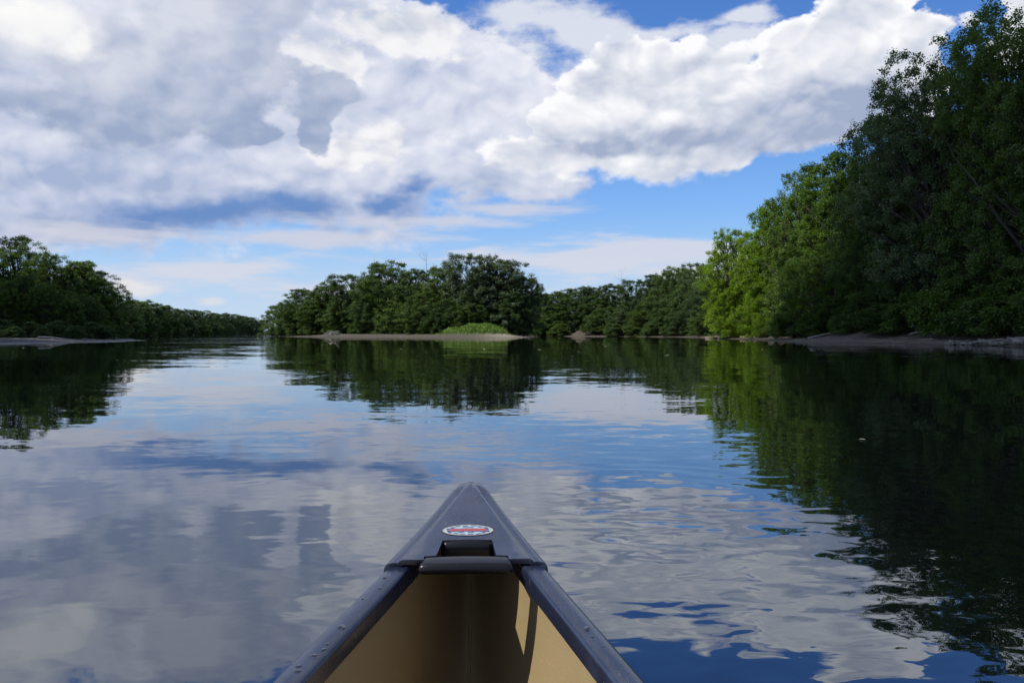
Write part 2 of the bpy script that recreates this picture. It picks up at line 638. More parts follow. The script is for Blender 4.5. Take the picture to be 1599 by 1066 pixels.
m_water, b = mat('river_water')
P = geo_pos()
X_, Y_, Z_ = sep(P)
DIST = Nd.m('SQRT', X_ * X_ + Y_ * Y_)
patch = n_noise(n_vec('MULTIPLY', P, (0.10, 0.22, 1.0)), 1.0, 3, 0.5)       # cat's-paws: breezier and calmer patches
ruff = n_ss(patch, 0.46, 0.66)
# ripples running off the bow
rx, ry = X_ - 0.75, Y_ - 2.7
bow = Nd.m('EXPONENT', (rx * rx * 0.55 + ry * ry * 0.45) * -1.0)
swell = n_noise(n_vec('MULTIPLY', P, (0.5, 1.0, 1.0)), 0.55, 2, 0.5, colour=True)
chop = n_noise(n_vec('MULTIPLY', P, (0.45, 1.0, 1.0)), 3.6, 2, 0.55, 0.5, colour=True)
ripple = n_noise(n_vec('MULTIPLY', P, (0.45, 1.0, 1.0)), 12.0, 2, 0.5, 0.6, colour=True)
HALF = (0.5, 0.5, 0.5)
acc = n_vec('ADD', n_scale(n_vec('SUBTRACT', swell, HALF), 0.030 + bow * 0.03),
            n_scale(n_vec('SUBTRACT', chop, HALF), 0.021 + ruff * 0.033 + bow * 0.105))
acc = n_vec('ADD', acc, n_scale(n_vec('SUBTRACT', ripple, HALF), 0.011 + ruff * 0.040 + bow * 0.10))
# rings running out from the bow
bx_, by_ = X_ + 0.1, Y_ - 2.0
rr_ = Nd.m('SQRT', bx_ * bx_ + by_ * by_ + 0.001)
sc_ = Nd.tree.nodes.new('ShaderNodeSeparateColor')
Nd.tree.links.new(chop, sc_.inputs[0])
ph_ = rr_ * 27.0 + (Nd(sc_.outputs[0]) - 0.5) * 16.0
ringamp = Nd.m('SINE', ph_) * 0.016 * n_ss(rr_, 0.3, 1.2) * n_ss(rr_, 5.5, 2.0) * n_ss(bx_, -0.6, 0.5, 0.25, 1.0) * n_ss(Nd(sc_.outputs[1]), 0.38, 0.62)
cb_ = Nd.tree.nodes.new('ShaderNodeCombineXYZ')
Nd.put(cb_.inputs[0], bx_ / rr_ * ringamp)
Nd.put(cb_.inputs[1], by_ / rr_ * ringamp)
acc = n_vec('ADD', acc, cb_.outputs[0])
# long bands of breeze far off that scatter the reflections
band = n_ss(n_noise(n_vec('MULTIPLY', P, (0.0025, 0.05, 1.0)), 1.0, 2, 0.5), 0.55, 0.64) * n_ss(Y_, 45.0, 70.0)
acc = n_vec('ADD', acc, n_scale(n_vec('SUBTRACT', ripple, HALF), band * 0.22))
flat = n_vec('MULTIPLY', acc, (0.7, 1.0, 0.0))
nrm = n_vec('NORMALIZE', n_vec('ADD', flat, (0.0, 0.0, 1.0)), (0, 0, 0))
b.inputs['Base Color'].default_value = (0.0016, 0.0024, 0.0024, 1)
b.inputs['Roughness'].default_value = 0.006
b.inputs['IOR'].default_value = 1.8
b.inputs['Specular Tint'].default_value = (0.80, 0.93, 1.12, 1)
b.inputs['Specular IOR Level'].default_value = 1.0
Nd.tree.links.new(nrm, b.inputs['Normal'])
water = link('water', bm_mesh('water', bm, [m_water]))
tag(water, kind='structure')

# ---------------------------------------------------------------- foliage and bark
def leaf_material(name, dark, light, trans, sheen=0.35):
    m, b = mat(name)
    nt = m.node_tree
    oi = nt.nodes.new('ShaderNodeObjectInfo')
    rnd = Nd(oi.outputs['Random'])
    P = obj_pos()
    n1 = n_noise(P, 0.55, 2, 0.5)
    n2 = n_noise(P, 6.0, 1, 0.5)
    f = n_clamp((n1 - 0.5) * 1.1 + (n2 - 0.5) * 1.3 + (rnd - 0.5) * 0.5 + 0.5)
    c = n_mix(f, dark, light)
    nt.links.new(c, b.inputs['Base Color'])
    b.inputs['Roughness'].default_value = 0.55
    b.inputs['Specular IOR Level'].default_value = sheen
    tr = nt.nodes.new('ShaderNodeBsdfTranslucent')
    hs = nt.nodes.new('ShaderNodeMix')
    hs.data_type = 'RGBA'
    hs.blend_type = 'MULTIPLY'
    hs.inputs[0].default_value = 1.0
    nt.links.new(c, hs.inputs[6])
    hs.inputs[7].default_value = (1.25, 1.45, 0.55, 1)
    nt.links.new(hs.outputs[2], tr.inputs['Color'])
    mx = nt.nodes.new('ShaderNodeMixShader')
    mx.inputs[0].default_value = trans
    nt.links.new(b.outputs[0], mx.inputs[1])
    nt.links.new(tr.outputs[0], mx.inputs[2])
    nt.links.new(mx.outputs[0], nt.nodes['Material Output'].inputs['Surface'])
    return m


LEAF = {
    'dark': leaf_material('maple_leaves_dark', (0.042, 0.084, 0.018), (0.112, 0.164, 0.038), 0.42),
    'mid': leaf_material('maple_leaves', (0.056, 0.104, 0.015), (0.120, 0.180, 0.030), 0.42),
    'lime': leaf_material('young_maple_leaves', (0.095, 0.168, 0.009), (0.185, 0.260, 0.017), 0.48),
    'grey': leaf_material('silver_maple_leaves', (0.060, 0.100, 0.034), (0.145, 0.190, 0.085), 0.36, 0.6),
    'far': leaf_material('far_bank_leaves', (0.032, 0.062, 0.018), (0.086, 0.130, 0.038), 0.42),
    'farmid': leaf_material('far_bank_leaves_mid', (0.044, 0.082, 0.017), (0.106, 0.152, 0.036), 0.42),
    'fargrey': leaf_material('island_silver_leaves', (0.038, 0.064, 0.032), (0.098, 0.130, 0.074), 0.36, 0.5),
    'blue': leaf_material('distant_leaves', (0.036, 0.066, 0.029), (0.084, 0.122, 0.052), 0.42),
}
m_bark, b = mat('bark')
P = obj_pos()
nb = n_noise(n_vec('MULTIPLY', P, (6.0, 6.0, 1.2)), 2.0, 5, 0.65)
Nd.tree.links.new(n_mix(nb, (0.022, 0.018, 0.014), (0.085, 0.072, 0.058)), b.inputs['Base Color'])
b.inputs['Roughness'].default_value = 0.9
Nd.tree.links.new(bump(nb, 0.05), b.inputs['Normal'])
m_snag, b = mat('bleached_dead_wood')
P = obj_pos()
nb = n_noise(n_vec('MULTIPLY', P, (4.0, 4.0, 4.0)), 2.0, 4, 0.6)
Nd.tree.links.new(n_mix(nb, (0.16, 0.14, 0.12), (0.42, 0.39, 0.35)), b.inputs['Base Color'])
b.inputs['Roughness'].default_value = 0.85


def unit(v):
    return v / (np.linalg.norm(v, axis=-1, keepdims=True) + 1e-9)


def leaves_np(rg, org, direc, length, per, size, spread):
    """leaves set along twigs: org, direc (n,3), length (n,)"""
    n = len(org)
    s = rg.random((n, per)) ** 0.8
    p = org[:, None, :] + direc[:, None, :] * (s * length[:, None])[..., None]
    p[..., 2] -= (s ** 2) * length[:, None] * 0.22
    p = (p + rg.normal(0, spread, (n, per, 3))).reshape(-1, 3)
    k = len(p)
    d = np.repeat(direc, per, 0)
    nrm = unit(np.array([0, 0, 0.75]) + d * 0.35 + rg.normal(0, 0.55, (k, 3)))
    ax = unit(np.cross(nrm, rg.normal(0, 1, (k, 3))))
    bx = np.cross(nrm, ax)
    ln = size * rg.uniform(0.7, 1.3, (k, 1))
    wd = ln * rg.uniform(0.32, 0.46, (k, 1))
    tip = p + ax * ln - nrm * ln * 0.18
    l = p + ax * ln * 0.45 + bx * wd
    r = p + ax * ln * 0.45 - bx * wd
    v = np.stack([p, r, tip, l], 1).reshape(-1, 3)
    return v, np.arange(k * 4).reshape(-1, 4)


def make_tree_mesh(name, seed, H, Rm, n_lobes, clumps, twigs, per, leaf, base=0.10, shape='round', lean=(0, 0), gap=0.0):
    """crown and trunk meshes of a tree H tall; crown radius about Rm"""
    rg = np.random.default_rng(seed)
    ph = rg.uniform(0, 40, 2)

    def env(tt, th):
        """crown radius (fraction of Rm) at height fraction tt towards bearing th"""
        if shape == 'column':
            e = min(1.0, (max(1.02 - tt, 0) / 0.42)) ** 0.55 * min(1, 0.78 + tt * 0.5)
        elif shape == 'vase':
            e = max(1 - ((tt - 0.62) / 0.64) ** 2, 0.02) ** 0.5 if tt > 0.62 else max(1 - ((tt - 0.62) / 0.95) ** 2, 0.1) ** 0.5
        elif shape == 'dome':
            e = max(1 - (tt / 1.02) ** 2.4, 0.02) ** 0.5
        else:
            e = max(1 - ((tt - 0.40) / 0.62) ** 2, 0.02) ** 0.5 if tt > 0.40 else max(1 - ((tt - 0.40) / 0.85) ** 2, 0.1) ** 0.5
        n = fbm(np.array([math.cos(th) * 1.3 + ph[0] + 9 + tt * 1.4]), np.array([math.sin(th) * 1.3 + ph[1] + 9 + tt * 1.9]), 2)[0]
        return e * (0.92 + 0.75 * n)

    lobes = []
    tries = 0
    while len(lobes) < n_lobes and tries < 6000:
        tries += 1
        t = max(base, 0) + (0.97 - max(base, 0)) * rg.random()
        th = rg.uniform(0, 2 * np.pi)
        e = env(t, th)
        rl = Rm * rg.uniform(0.15, 0.30) * (0.7 + 0.3 * min(e, 1))
        rho = max(Rm * e * rg.uniform(0.1, 1.0) ** 0.45 - rl * 0.55, 0.0)
        z = min(t * H, H - rl * 0.7)
        c = np.array([math.cos(th) * rho + lean[0] * t, math.sin(th) * rho + lean[1] * t, z])
        if all(np.linalg.norm(c - q[0]) > 0.62 * (rl + q[1]) for q in lobes):
            lobes.append((c, rl))
    top = max(lobes, key=lambda q: q[0][2])[0]
    lobes.append((np.array([lean[0] + top[0] * 0.5, lean[1] + top[1] * 0.5, H - Rm * 0.2]), Rm * 0.24))
    # leaves
    O, D, L = [], [], []
    for c, rl in lobes:
        k = max(int(clumps * (rl / (0.30 * Rm)) ** 2), 5)
        u = unit(rg.normal(0, 1, (k, 3)) + np.array([0, 0, 0.3]))
        out = unit(c - np.array([lean[0] * c[2] / H, lean[1] * c[2] / H, c[2] * 0.85]))
        keep = (u @ out) > -0.75 + rg.random(k) * 0.3
        u = u[keep]
        k = len(u)
        cc = c + u * rl * rg.uniform(0.55, 1.0, (k, 1)) ** (0.6) * np.array([1, 1, 0.95])
        d = unit(np.repeat(u, twigs, 0) * 0.9 + rg.normal(0, 0.6, (k * twigs, 3)) + np.array([0, 0, 0.42]))
        O.append(np.repeat(cc, twigs, 0) + rg.normal(0, 0.16 * rl, (k * twigs, 3)) * 0.6)
        D.append(d)
        L.append(rg.uniform(0.35, 0.75, k * twigs) * max(rl * 0.75, 0.5))
    O, D, L = np.concatenate(O), np.concatenate(D), np.concatenate(L)
    ok = O[:, 2] > 0.25
    O, D, L = O[ok], D[ok], L[ok]
    v, f = leaves_np(rg, O, D, L, per, leaf, leaf * 0.75)
    crown = mesh_np(name + '_crown', v, f, [LEAF['dark']])
    # trunk and limbs
    r0 = 0.016 * H + 0.05
    zz = np.linspace(-0.6, H * 0.80, 10)
    wob = np.cumsum(rg.normal(0, 0.05 * Rm, (10, 2)), 0) * 0.5
    tp = np.stack([wob[:, 0] - wob[0, 0] + lean[0] * np.clip(zz, 0, None) / H, wob[:, 1] - wob[0, 1] + lean[1] * np.clip(zz, 0, None) / H, zz], 1)
    tr = r0 * np.linspace(1.25, 0.14, 10)
    tr[0] *= 1.35
    paths = [(tp, tr)]
    for c, rl in lobes:
        z0 = max(c[2] * rg.uniform(0.45, 0.72) - 0.5, 0.6)
        k = np.clip(np.interp(z0, zz, np.arange(10)), 0, 8.99)
        i0 = int(k)
        a = tp[i0] + (tp[i0 + 1] - tp[i0]) * (k - i0)
        q = np.linspace(0, 1, 6)[:, None]
        midp = (a + c) / 2 + np.array([0, 0, 0.08 * np.linalg.norm(c - a)]) + rg.normal(0, 0.12, 3)
        pts = a * (1 - q) ** 2 + 2 * midp * q * (1 - q) + c * q ** 2
        rr = np.interp(z0, zz, tr) * 0.55 * np.linspace(1, 0.18, 6)
        paths.append((pts, rr))
        for _ in range(3):
            e = c + unit(rg.normal(0, 1, 3)) * rl * 0.8
            s = pts[3]
            paths.append((np.stack([s, (s + e) / 2 + rg.normal(0, 0.1, 3), e]), rr[3] * np.array([0.6, 0.35, 0.12])))
    tv, tf = tubes_np(paths, 6)
    trunk = mesh_np(name + '_trunk', tv, tf, [m_bark], smooth=True)
    w = np.percentile(np.abs(v[:, :2] - np.array(lean) * 0.5), 97)
    return dict(crown=crown, trunk=trunk, H=float(v[:, 2].max()), W=2 * float(w), n=len(f))


PROTO = {
    # near trees, fine leaves
    'near_round': make_tree_mesh('near_round', 11, 20, 6.4, 110, 21, 9, 14, 0.165, base=0.02, shape='round'),
    'near_column': make_tree_mesh('near_column', 12, 20, 5.4, 110, 21, 9, 14, 0.165, base=0.02, shape='column'),
    'near_vase': make_tree_mesh('near_vase', 13, 24, 7.4, 135, 22, 9, 15, 0.18, base=0.10, shape='vase'),
    'near_full': make_tree_mesh('near_full', 14, 18, 6.8, 110, 21, 9, 14, 0.165, base=0.0, shape='round'),
    # trees across the river
    'far_round': make_tree_mesh('far_round', 21, 15.5, 6.8, 100, 17, 8, 14, 0.20, base=0.0, shape='round'),
    'far_column': make_tree_mesh('far_column', 22, 16, 5.4, 100, 17, 8, 14, 0.19, base=0.0, shape='column'),
    'far_vase': make_tree_mesh('far_vase', 23, 17, 7.0, 90, 17, 8, 14, 0.20, base=0.08, shape='vase'),
    'far_full': make_tree_mesh('far_full', 24, 12, 6.6, 100, 17, 8, 14, 0.19, base=0.0, shape='dome'),
    'far_tall': make_tree_mesh('far_tall', 25, 18, 6.2, 100, 17, 8, 14, 0.20, base=0.0, shape='round'),
    # shrubs
    'shrub_round': make_tree_mesh('shrub_round', 31, 3.6, 2.2, 30, 20, 7, 8, 0.14, base=0.0, shape='dome'),
    'shrub_loose': make_tree_mesh('shrub_loose', 32, 4.2, 2.0, 30, 18, 7, 8, 0.14, base=0.0, shape='column'),
}
print('leaf quads', {k: p['n'] for k, p in PROTO.items()})


def plant(proto, pxx, top, Y, wpx, leaf, label, group, cat='tree', name='tree', rz=None, zbase=None, seed=[0]):
    """stand a tree where the photograph's column pxx meets depth Y, as tall as its top at row `top`"""
    seed[0] += 1
    rg = random.Random(seed[0] * 7 + 1)
    X = (pxx - 800.0) / 1243.7 * Y
    gz = max(ground_z(X, Y), 0.05) if zbase is None else zbase
    h = (521.0 - top) / 1243.7 * Y + EYE - gz
    w = wpx / 1243.7 * Y
    p = PROTO[proto]
    e = empty(name, (X, Y, gz - 0.1), rg.uniform(0, 6.28) if rz is None else rz)
    e.scale = (w / p['W'], w / p['W'], h / p['H'])
    tag(e, label, cat, group)
    t = link('trunk', p['trunk'], e)
    c = link('crown', p['crown'], e)
    c.material_slots[0].link = 'OBJECT'
    c.material_slots[0].material = LEAF[leaf]
    return e


ORD = ['first', 'second', 'third', 'fourth', 'fifth', 'sixth', 'seventh', 'eighth', 'ninth', 'tenth', 'eleventh', 'twelfth',
       'thirteenth', 'fourteenth', 'fifteenth', 'sixteenth', 'seventeenth', 'eighteenth', 'nineteenth', 'twentieth']

# ---- right bank
G_R = 'trees on the near right bank'
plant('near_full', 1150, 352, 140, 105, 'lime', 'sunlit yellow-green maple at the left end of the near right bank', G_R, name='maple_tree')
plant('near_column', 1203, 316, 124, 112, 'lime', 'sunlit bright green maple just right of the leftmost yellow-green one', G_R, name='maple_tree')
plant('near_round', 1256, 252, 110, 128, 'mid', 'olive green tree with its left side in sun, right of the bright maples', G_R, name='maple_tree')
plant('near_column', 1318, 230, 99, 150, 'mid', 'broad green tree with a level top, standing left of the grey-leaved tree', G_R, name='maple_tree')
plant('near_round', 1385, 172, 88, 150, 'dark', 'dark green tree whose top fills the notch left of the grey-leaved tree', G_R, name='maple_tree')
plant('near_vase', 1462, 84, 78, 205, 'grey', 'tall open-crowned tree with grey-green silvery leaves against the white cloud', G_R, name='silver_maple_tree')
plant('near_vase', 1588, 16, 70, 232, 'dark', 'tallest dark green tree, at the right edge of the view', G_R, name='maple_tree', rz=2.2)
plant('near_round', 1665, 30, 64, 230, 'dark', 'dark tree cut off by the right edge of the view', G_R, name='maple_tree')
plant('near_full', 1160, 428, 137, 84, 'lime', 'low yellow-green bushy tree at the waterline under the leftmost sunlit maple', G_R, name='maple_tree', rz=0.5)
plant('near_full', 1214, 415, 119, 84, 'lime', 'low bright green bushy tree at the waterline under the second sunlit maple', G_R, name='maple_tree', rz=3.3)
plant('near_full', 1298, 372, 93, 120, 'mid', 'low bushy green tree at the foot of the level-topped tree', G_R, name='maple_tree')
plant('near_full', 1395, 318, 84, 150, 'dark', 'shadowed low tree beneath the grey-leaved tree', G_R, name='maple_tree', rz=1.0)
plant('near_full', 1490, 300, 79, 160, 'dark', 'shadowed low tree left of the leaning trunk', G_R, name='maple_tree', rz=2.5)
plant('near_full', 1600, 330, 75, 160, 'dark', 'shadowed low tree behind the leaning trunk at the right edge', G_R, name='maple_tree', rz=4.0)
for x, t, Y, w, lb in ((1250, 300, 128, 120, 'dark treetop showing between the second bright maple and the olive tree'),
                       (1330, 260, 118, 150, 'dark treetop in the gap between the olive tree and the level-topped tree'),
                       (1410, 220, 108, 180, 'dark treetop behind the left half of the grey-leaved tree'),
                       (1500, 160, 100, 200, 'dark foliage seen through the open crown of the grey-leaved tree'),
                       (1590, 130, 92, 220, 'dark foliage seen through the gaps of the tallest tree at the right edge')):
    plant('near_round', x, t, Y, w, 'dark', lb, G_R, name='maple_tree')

# ---- far right bank
G_B = 'trees along the far right bank'
bk = [(846, 456, 284, 60), (872, 451, 280, 62), (900, 446, 274, 60), (928, 444, 268, 58), (955, 441, 262, 58), (1003, 433, 246, 62),
      (1030, 424, 238, 60), (1058, 412, 226, 66), (1088, 407, 214, 70), (1112, 420, 200, 60)]
kinds = ['far_round', 'far_full', 'far_tall', 'far_round', 'far_column', 'far_vase', 'far_round', 'far_tall', 'far_round', 'far_column']
for k, (x, t, Y, w) in enumerate(bk):
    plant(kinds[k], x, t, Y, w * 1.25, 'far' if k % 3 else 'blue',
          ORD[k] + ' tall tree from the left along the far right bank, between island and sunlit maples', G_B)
bl = [(862, 484, 272, 50), (952, 478, 252, 56), (985, 470, 243, 60), (1022, 468, 232, 60), (1052, 466, 220, 62), (1080, 472, 208, 60), (1106, 480, 192, 50)]
for k, (x, t, Y, w) in enumerate(bl):
    plant(('far_full', 'far_round')[k % 2], x, t, Y, w * 1.2, ('farmid', 'far', 'blue')[k % 3],
          ORD[k] + ' low rounded tree from the left at the water, far right bank', G_B)

# ---- island
G_I = 'trees on the island'
isl = [(447, 470, 254, 56, 'far_full', 'farmid'), (480, 448, 248, 72, 'far_round', 'far'), (516, 439, 240, 66, 'far_tall', 'farmid'),
       (555, 424, 232, 70, 'far_vase', 'far'), (604, 404, 224, 92, 'far_round', 'farmid'), (648, 416, 217, 70, 'far_column', 'far'),
       (694, 411, 212, 80, 'far_round', 'farmid'), (740, 391, 205, 78, 'far_vase', 'fargrey'), (787, 400, 203, 100, 'far_tall', 'fargrey'), (817, 428, 201, 48, 'far_vase', 'far')]
il = ['low round tree at the left tip of the island', 'second treetop from the left tip of the island', 'third treetop from the left tip of the island',
      'fourth treetop from the left tip of the island, before the skyline rises', 'broad domed tree left of the middle of the island',
      'narrow tree just left of the bare snag on the island', 'tree just right of the bare snag on the island',
      'tallest tree on the island, behind the grassy mound', 'wide open-crowned tree right of the tallest island tree',
      'rightmost island tree, leaning over the water at the tip']
for (x, t, Y, w, pr, lf), lb in zip(isl, il):
    plant(pr, x, t, Y, w * 1.22, lf, lb, G_I)
ifr = [(462, 478, 246, 46), (500, 470, 238, 54), (540, 466, 230, 56), (580, 456, 221, 60), (622, 462, 213, 58), (664, 452, 206, 60), (700, 462, 202, 56), (735, 458, 199, 56)]
for k, (x, t, Y, w) in enumerate(ifr):
    plant(('far_full', 'far_round')[k % 2], x, t, Y, w * 1.2, ('far', 'farmid', 'farmid')[k % 3], ORD[k] + ' low tree from the left at the island\'s front edge', G_I)
plant('far_full', 800, 450, 198, 70, 'far', 'dark low tree right behind the grassy mound', G_I)

# ---- left bank, near point
G_L = 'trees on the near left bank'
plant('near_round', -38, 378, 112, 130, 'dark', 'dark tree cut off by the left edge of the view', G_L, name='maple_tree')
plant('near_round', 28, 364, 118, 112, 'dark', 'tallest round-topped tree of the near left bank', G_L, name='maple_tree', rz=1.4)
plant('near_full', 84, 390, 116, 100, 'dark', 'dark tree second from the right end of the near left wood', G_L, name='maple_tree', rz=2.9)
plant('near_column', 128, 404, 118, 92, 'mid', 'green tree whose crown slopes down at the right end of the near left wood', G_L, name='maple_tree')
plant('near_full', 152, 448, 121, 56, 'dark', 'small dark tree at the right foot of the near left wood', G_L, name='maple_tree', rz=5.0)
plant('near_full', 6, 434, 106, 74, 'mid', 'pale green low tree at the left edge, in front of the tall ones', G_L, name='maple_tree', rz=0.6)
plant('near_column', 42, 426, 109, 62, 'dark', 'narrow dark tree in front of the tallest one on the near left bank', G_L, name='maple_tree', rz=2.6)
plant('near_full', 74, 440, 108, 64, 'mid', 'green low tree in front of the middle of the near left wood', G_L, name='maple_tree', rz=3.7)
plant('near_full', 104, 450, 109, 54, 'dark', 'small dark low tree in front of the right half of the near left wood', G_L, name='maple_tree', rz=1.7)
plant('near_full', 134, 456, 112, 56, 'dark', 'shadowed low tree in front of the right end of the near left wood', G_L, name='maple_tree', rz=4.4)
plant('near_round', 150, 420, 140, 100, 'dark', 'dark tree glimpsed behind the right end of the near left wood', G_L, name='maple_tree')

# ---- left bank, far
G_F = 'trees along the far left bank'
lf = [(186, 460, 268), (208, 464, 288), (231, 467, 312), (254, 474, 338), (276, 479, 368), (297, 481, 400), (317, 483, 436), (335, 486, 474), (351, 487, 512),
      (366, 489, 552), (380, 491, 592), (393, 494, 632), (408, 498, 700)]
for k, (x, t, Y) in enumerate(lf):
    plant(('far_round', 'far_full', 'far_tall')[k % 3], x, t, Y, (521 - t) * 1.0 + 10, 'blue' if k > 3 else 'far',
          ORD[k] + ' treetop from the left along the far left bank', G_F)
lo = [(180, 492, 252), (200, 490, 270), (222, 492, 292), (244, 494, 316), (266, 496, 344), (288, 497, 376), (308, 499, 410), (328, 501, 450), (346, 502, 490)]
for k, (x, t, Y) in enumerate(lo):
    plant(('far_full', 'far_round')[k % 2], x, t, Y, 42, 'farmid' if k % 2 else 'far', ORD[k] + ' low tree from the left at the water on the far left bank', G_F)

# ---- shrubs at the feet of the woods
G_S = 'shrubs along the near right bank'
sh = [(1238, 468, 101, 60, 'mid'), (1285, 478, 92, 56, 'dark'), (1330, 480, 86, 50, 'dark'), (1385, 470, 79, 70, 'dark'), (1432, 452, 74.5, 84, 'mid'), (1486, 432, 70, 84, 'mid'),
      (1540, 440, 66, 90, 'dark'), (1588, 428, 63, 90, 'mid'), (1640, 430, 60, 80, 'dark')]
sl = ['small green shrub at the foot of the sunlit maples', 'shadowed shrub above the left end of the mud beach', 'dark shrub above the middle of the mud beach',
      'dark spreading shrub on the mud beach bank below the grey-leaved tree', 'green shrub with arching sprays on the right mud bank',
      'tall green shrub left of the rock ledge on the right bank', 'dark shrub directly above the rock ledge', 'leafy green shrub at the right edge above the rocks',
      'dark shrub cut off by the right edge']
for (x, t, Y, w, lfm), lb in zip(sh, sl):
    plant(('shrub_round', 'shrub_loose')[int(x) % 2], x, t, Y, w * 1.25, lfm, lb, G_S, 'shrub', 'shrub')
for k in range(8):
    plant(('shrub_round', 'shrub_loose')[k % 2], 440 + 31 * (k + (k > 1)), 507, 250 - 6.2 * (k + (k > 1)), 34, ('far', 'farmid')[k % 2], ORD[k] + ' shrub from the left along the island\'s muddy shore',
          'shrubs along the island shore', 'shrub', 'shrub')
for k, (x, t_, Y, w) in enumerate(((2, 496, 96, 52), (22, 508, 90, 30), (48, 500, 99, 44), (66, 509, 93, 26), (92, 498, 101, 46), (118, 506, 98, 32), (140, 500, 104, 40), (164, 506, 106, 34))):
    plant(('shrub_round', 'shrub_loose')[k % 2], x, t_, Y, w, 'far', ORD[k] + ' dark shrub from the left above the left mud beach',
          'shrubs above the left beach', 'shrub', 'shrub')
for k in range(9):
    plant(('shrub_round', 'shrub_loose')[k % 2], 846 + 29 * k + (22 if 1 < k < 4 else 0), 504, 270 - 8.0 * k, 34, ('far', 'farmid')[k % 2],
          ORD[k] + ' shrub from the left at the water of the far right bank', 'shrubs along the far right bank', 'shrub', 'shrub')


# ---- leaning trunk on the right, and bare snags
def bare_tree(name, seed, base, tip, r0, n_br, material, label, cat, group=None, spread=0.35):
    rg = np.random.default_rng(seed)
    base, tip = np.array(base, float), np.array(tip, float)
    q = np.linspace(0, 1, 9)[:, None]
    H = np.linalg.norm(tip - base)
    pts = (tip - base) * q + np.cumsum(rg.normal(0, 0.012 * H, (9, 3)), 0) * q
    e = empty(name, tuple(base))
    tag(e, label, cat, group)
    rad = r0 * np.linspace(1, 0.2, 9)
    tv, tf = tubes_np([(pts, rad)], 8)
    link('trunk', mesh_np(name + '_trunk', tv, tf, [material], smooth=True), e)
    for _ in range(n_br):
        k = rg.integers(4, 9)
        d = unit(rg.normal(0, 1, 3) * np.array([1, 1, 0.5]) + np.array([0, 0, 0.8]))
        L = H * spread * rg.uniform(0.4, 1.0)
        a = pts[k]
        m1 = a + d * L * 0.5 + rg.normal(0, 0.05 * L, 3)
        en = a + d * L + np.array([0, 0, 0.15 * L])
        br = link('branch', mesh_np(name + '_branch', *tubes_np([(np.stack([a, m1, en]), rad[k] * np.array([0.6, 0.4, 0.12]))], 5), [material], smooth=True), e)
        for _ in range(2):
            e2 = m1 + unit(d + rg.normal(0, 0.6, 3)) * L * 0.45
            link('twig', mesh_np(name + '_twig', *tubes_np([(np.stack([m1, (m1 + e2) / 2 + rg.normal(0, 0.03 * L, 3), e2]), rad[k] * np.array([0.3, 0.2, 0.08]))], 5),
                                 [material], smooth=True), br)
    return e


def at(pxx, pyy, Y):
    return ((pxx - 800.0) / 1243.7 * Y, Y, EYE + (521.0 - pyy) / 1243.7 * Y)


p0, p1 = at(1668, 505, 65), at(1508, 240, 65.5)
lt = bare_tree('leaning_tree', 5, (p0[0], p0[1], ground_z(p0[0], p0[1]) - 0.2), p1, 0.25, 3, m_bark,
               'leaning grey-brown trunk slanting up to the left at the right edge', 'tree', spread=0.28)
p0, p1 = at(668, 500, 207), at(668, 409, 207)
bare_tree('dead_tree', 8, (p0[0], p0[1], ground_z(p0[0], p0[1])), p1, 0.13, 26, m_bark, 'bare grey-brown snag rising from the treetops in the middle of the island', 'dead tree', spread=0.22)
p0, p1 = at(972, 500, 250), at(972, 434, 250)
bare_tree('dead_tree', 9, (p0[0], p0[1], max(ground_z(p0[0], p0[1]), 0.3)), p1, 0.15, 22, m_snag, 'pale bare-topped tree standing above the far right bank', 'dead tree', spread=0.25)

# ---------------------------------------------------------------- the canoe
m_vinyl, b = mat('black_vinyl')
P = obj_pos()
nv_ = n_noise(P, 45.0, 4, 0.6)
nw_ = n_noise(P, 7.0, 4, 0.6)
nt_ = n_noise(P, 420.0, 2, 0.5)
Nd.tree.links.new(n_mix(n_ss(nw_, 0.42, 0.72), (0.009, 0.013, 0.029), (0.020, 0.027, 0.052)), b.inputs['Base Color'])
sc_ = n_ss(n_noise(n_vec('MULTIPLY', P, (90.0, 9.0, 20.0)), 3.0, 2, 0.5), 0.66, 0.72)
vb = n_mix(sc_ * 0.35, b.inputs['Base Color'].links[0].from_socket, (0.10, 0.10, 0.11))
Nd.tree.links.new(vb, b.inputs['Base Color'])
Nd.put(b.inputs['Roughness'], 0.20 + nv_ * 0.16 + n_ss(nw_, 0.5, 0.75) * 0.14)
Nd.tree.links.new(bump(nt_ * 0.6 + nv_ * 0.4, 0.0012, 0.28), b.inputs['Normal'])
b.inputs['Coat Weight'].default_value = 0.30
b.inputs['Coat Roughness'].default_value = 0.14
m_gloss, b = mat('glossy_black_plastic')
b.inputs['Base Color'].default_value = (0.007, 0.007, 0.009, 1)
b.inputs['Roughness'].default_value = 0.30
b.inputs['Specular IOR Level'].default_value = 0.28
m_tan, b = mat('tan_hull_lining')
P = obj_pos()
n1 = n_noise(P, 5.0, 4, 0.6)
n2 = n_noise(P, 160.0, 2, 0.6)
n3 = n_noise(n_vec('MULTIPLY', P, (1.0, 1.0, 0.25)), 60.0, 3, 0.6)
c = n_mix(n1, (0.240, 0.180, 0.090), (0.290, 0.222, 0.116))
c = n_mix(n_ss(n2, 0.70, 0.80) * 0.7, c, (0.45, 0.35, 0.2))          # flecks of dried spray
c = n_mix(n_ss(n3, 0.62, 0.78) * 0.35, c, (0.25, 0.175, 0.085))
scr = n_ss(n_noise(n_vec('MULTIPLY', P, (8.0, 5.0, 60.0)), 2.0, 3, 0.6), 0.64, 0.74)
c = n_mix(scr * 0.4, c, (0.34, 0.26, 0.14))
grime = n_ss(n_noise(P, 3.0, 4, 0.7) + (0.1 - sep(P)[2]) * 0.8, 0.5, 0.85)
c = n_mix(grime * 0.5, c, (0.12, 0.085, 0.045))
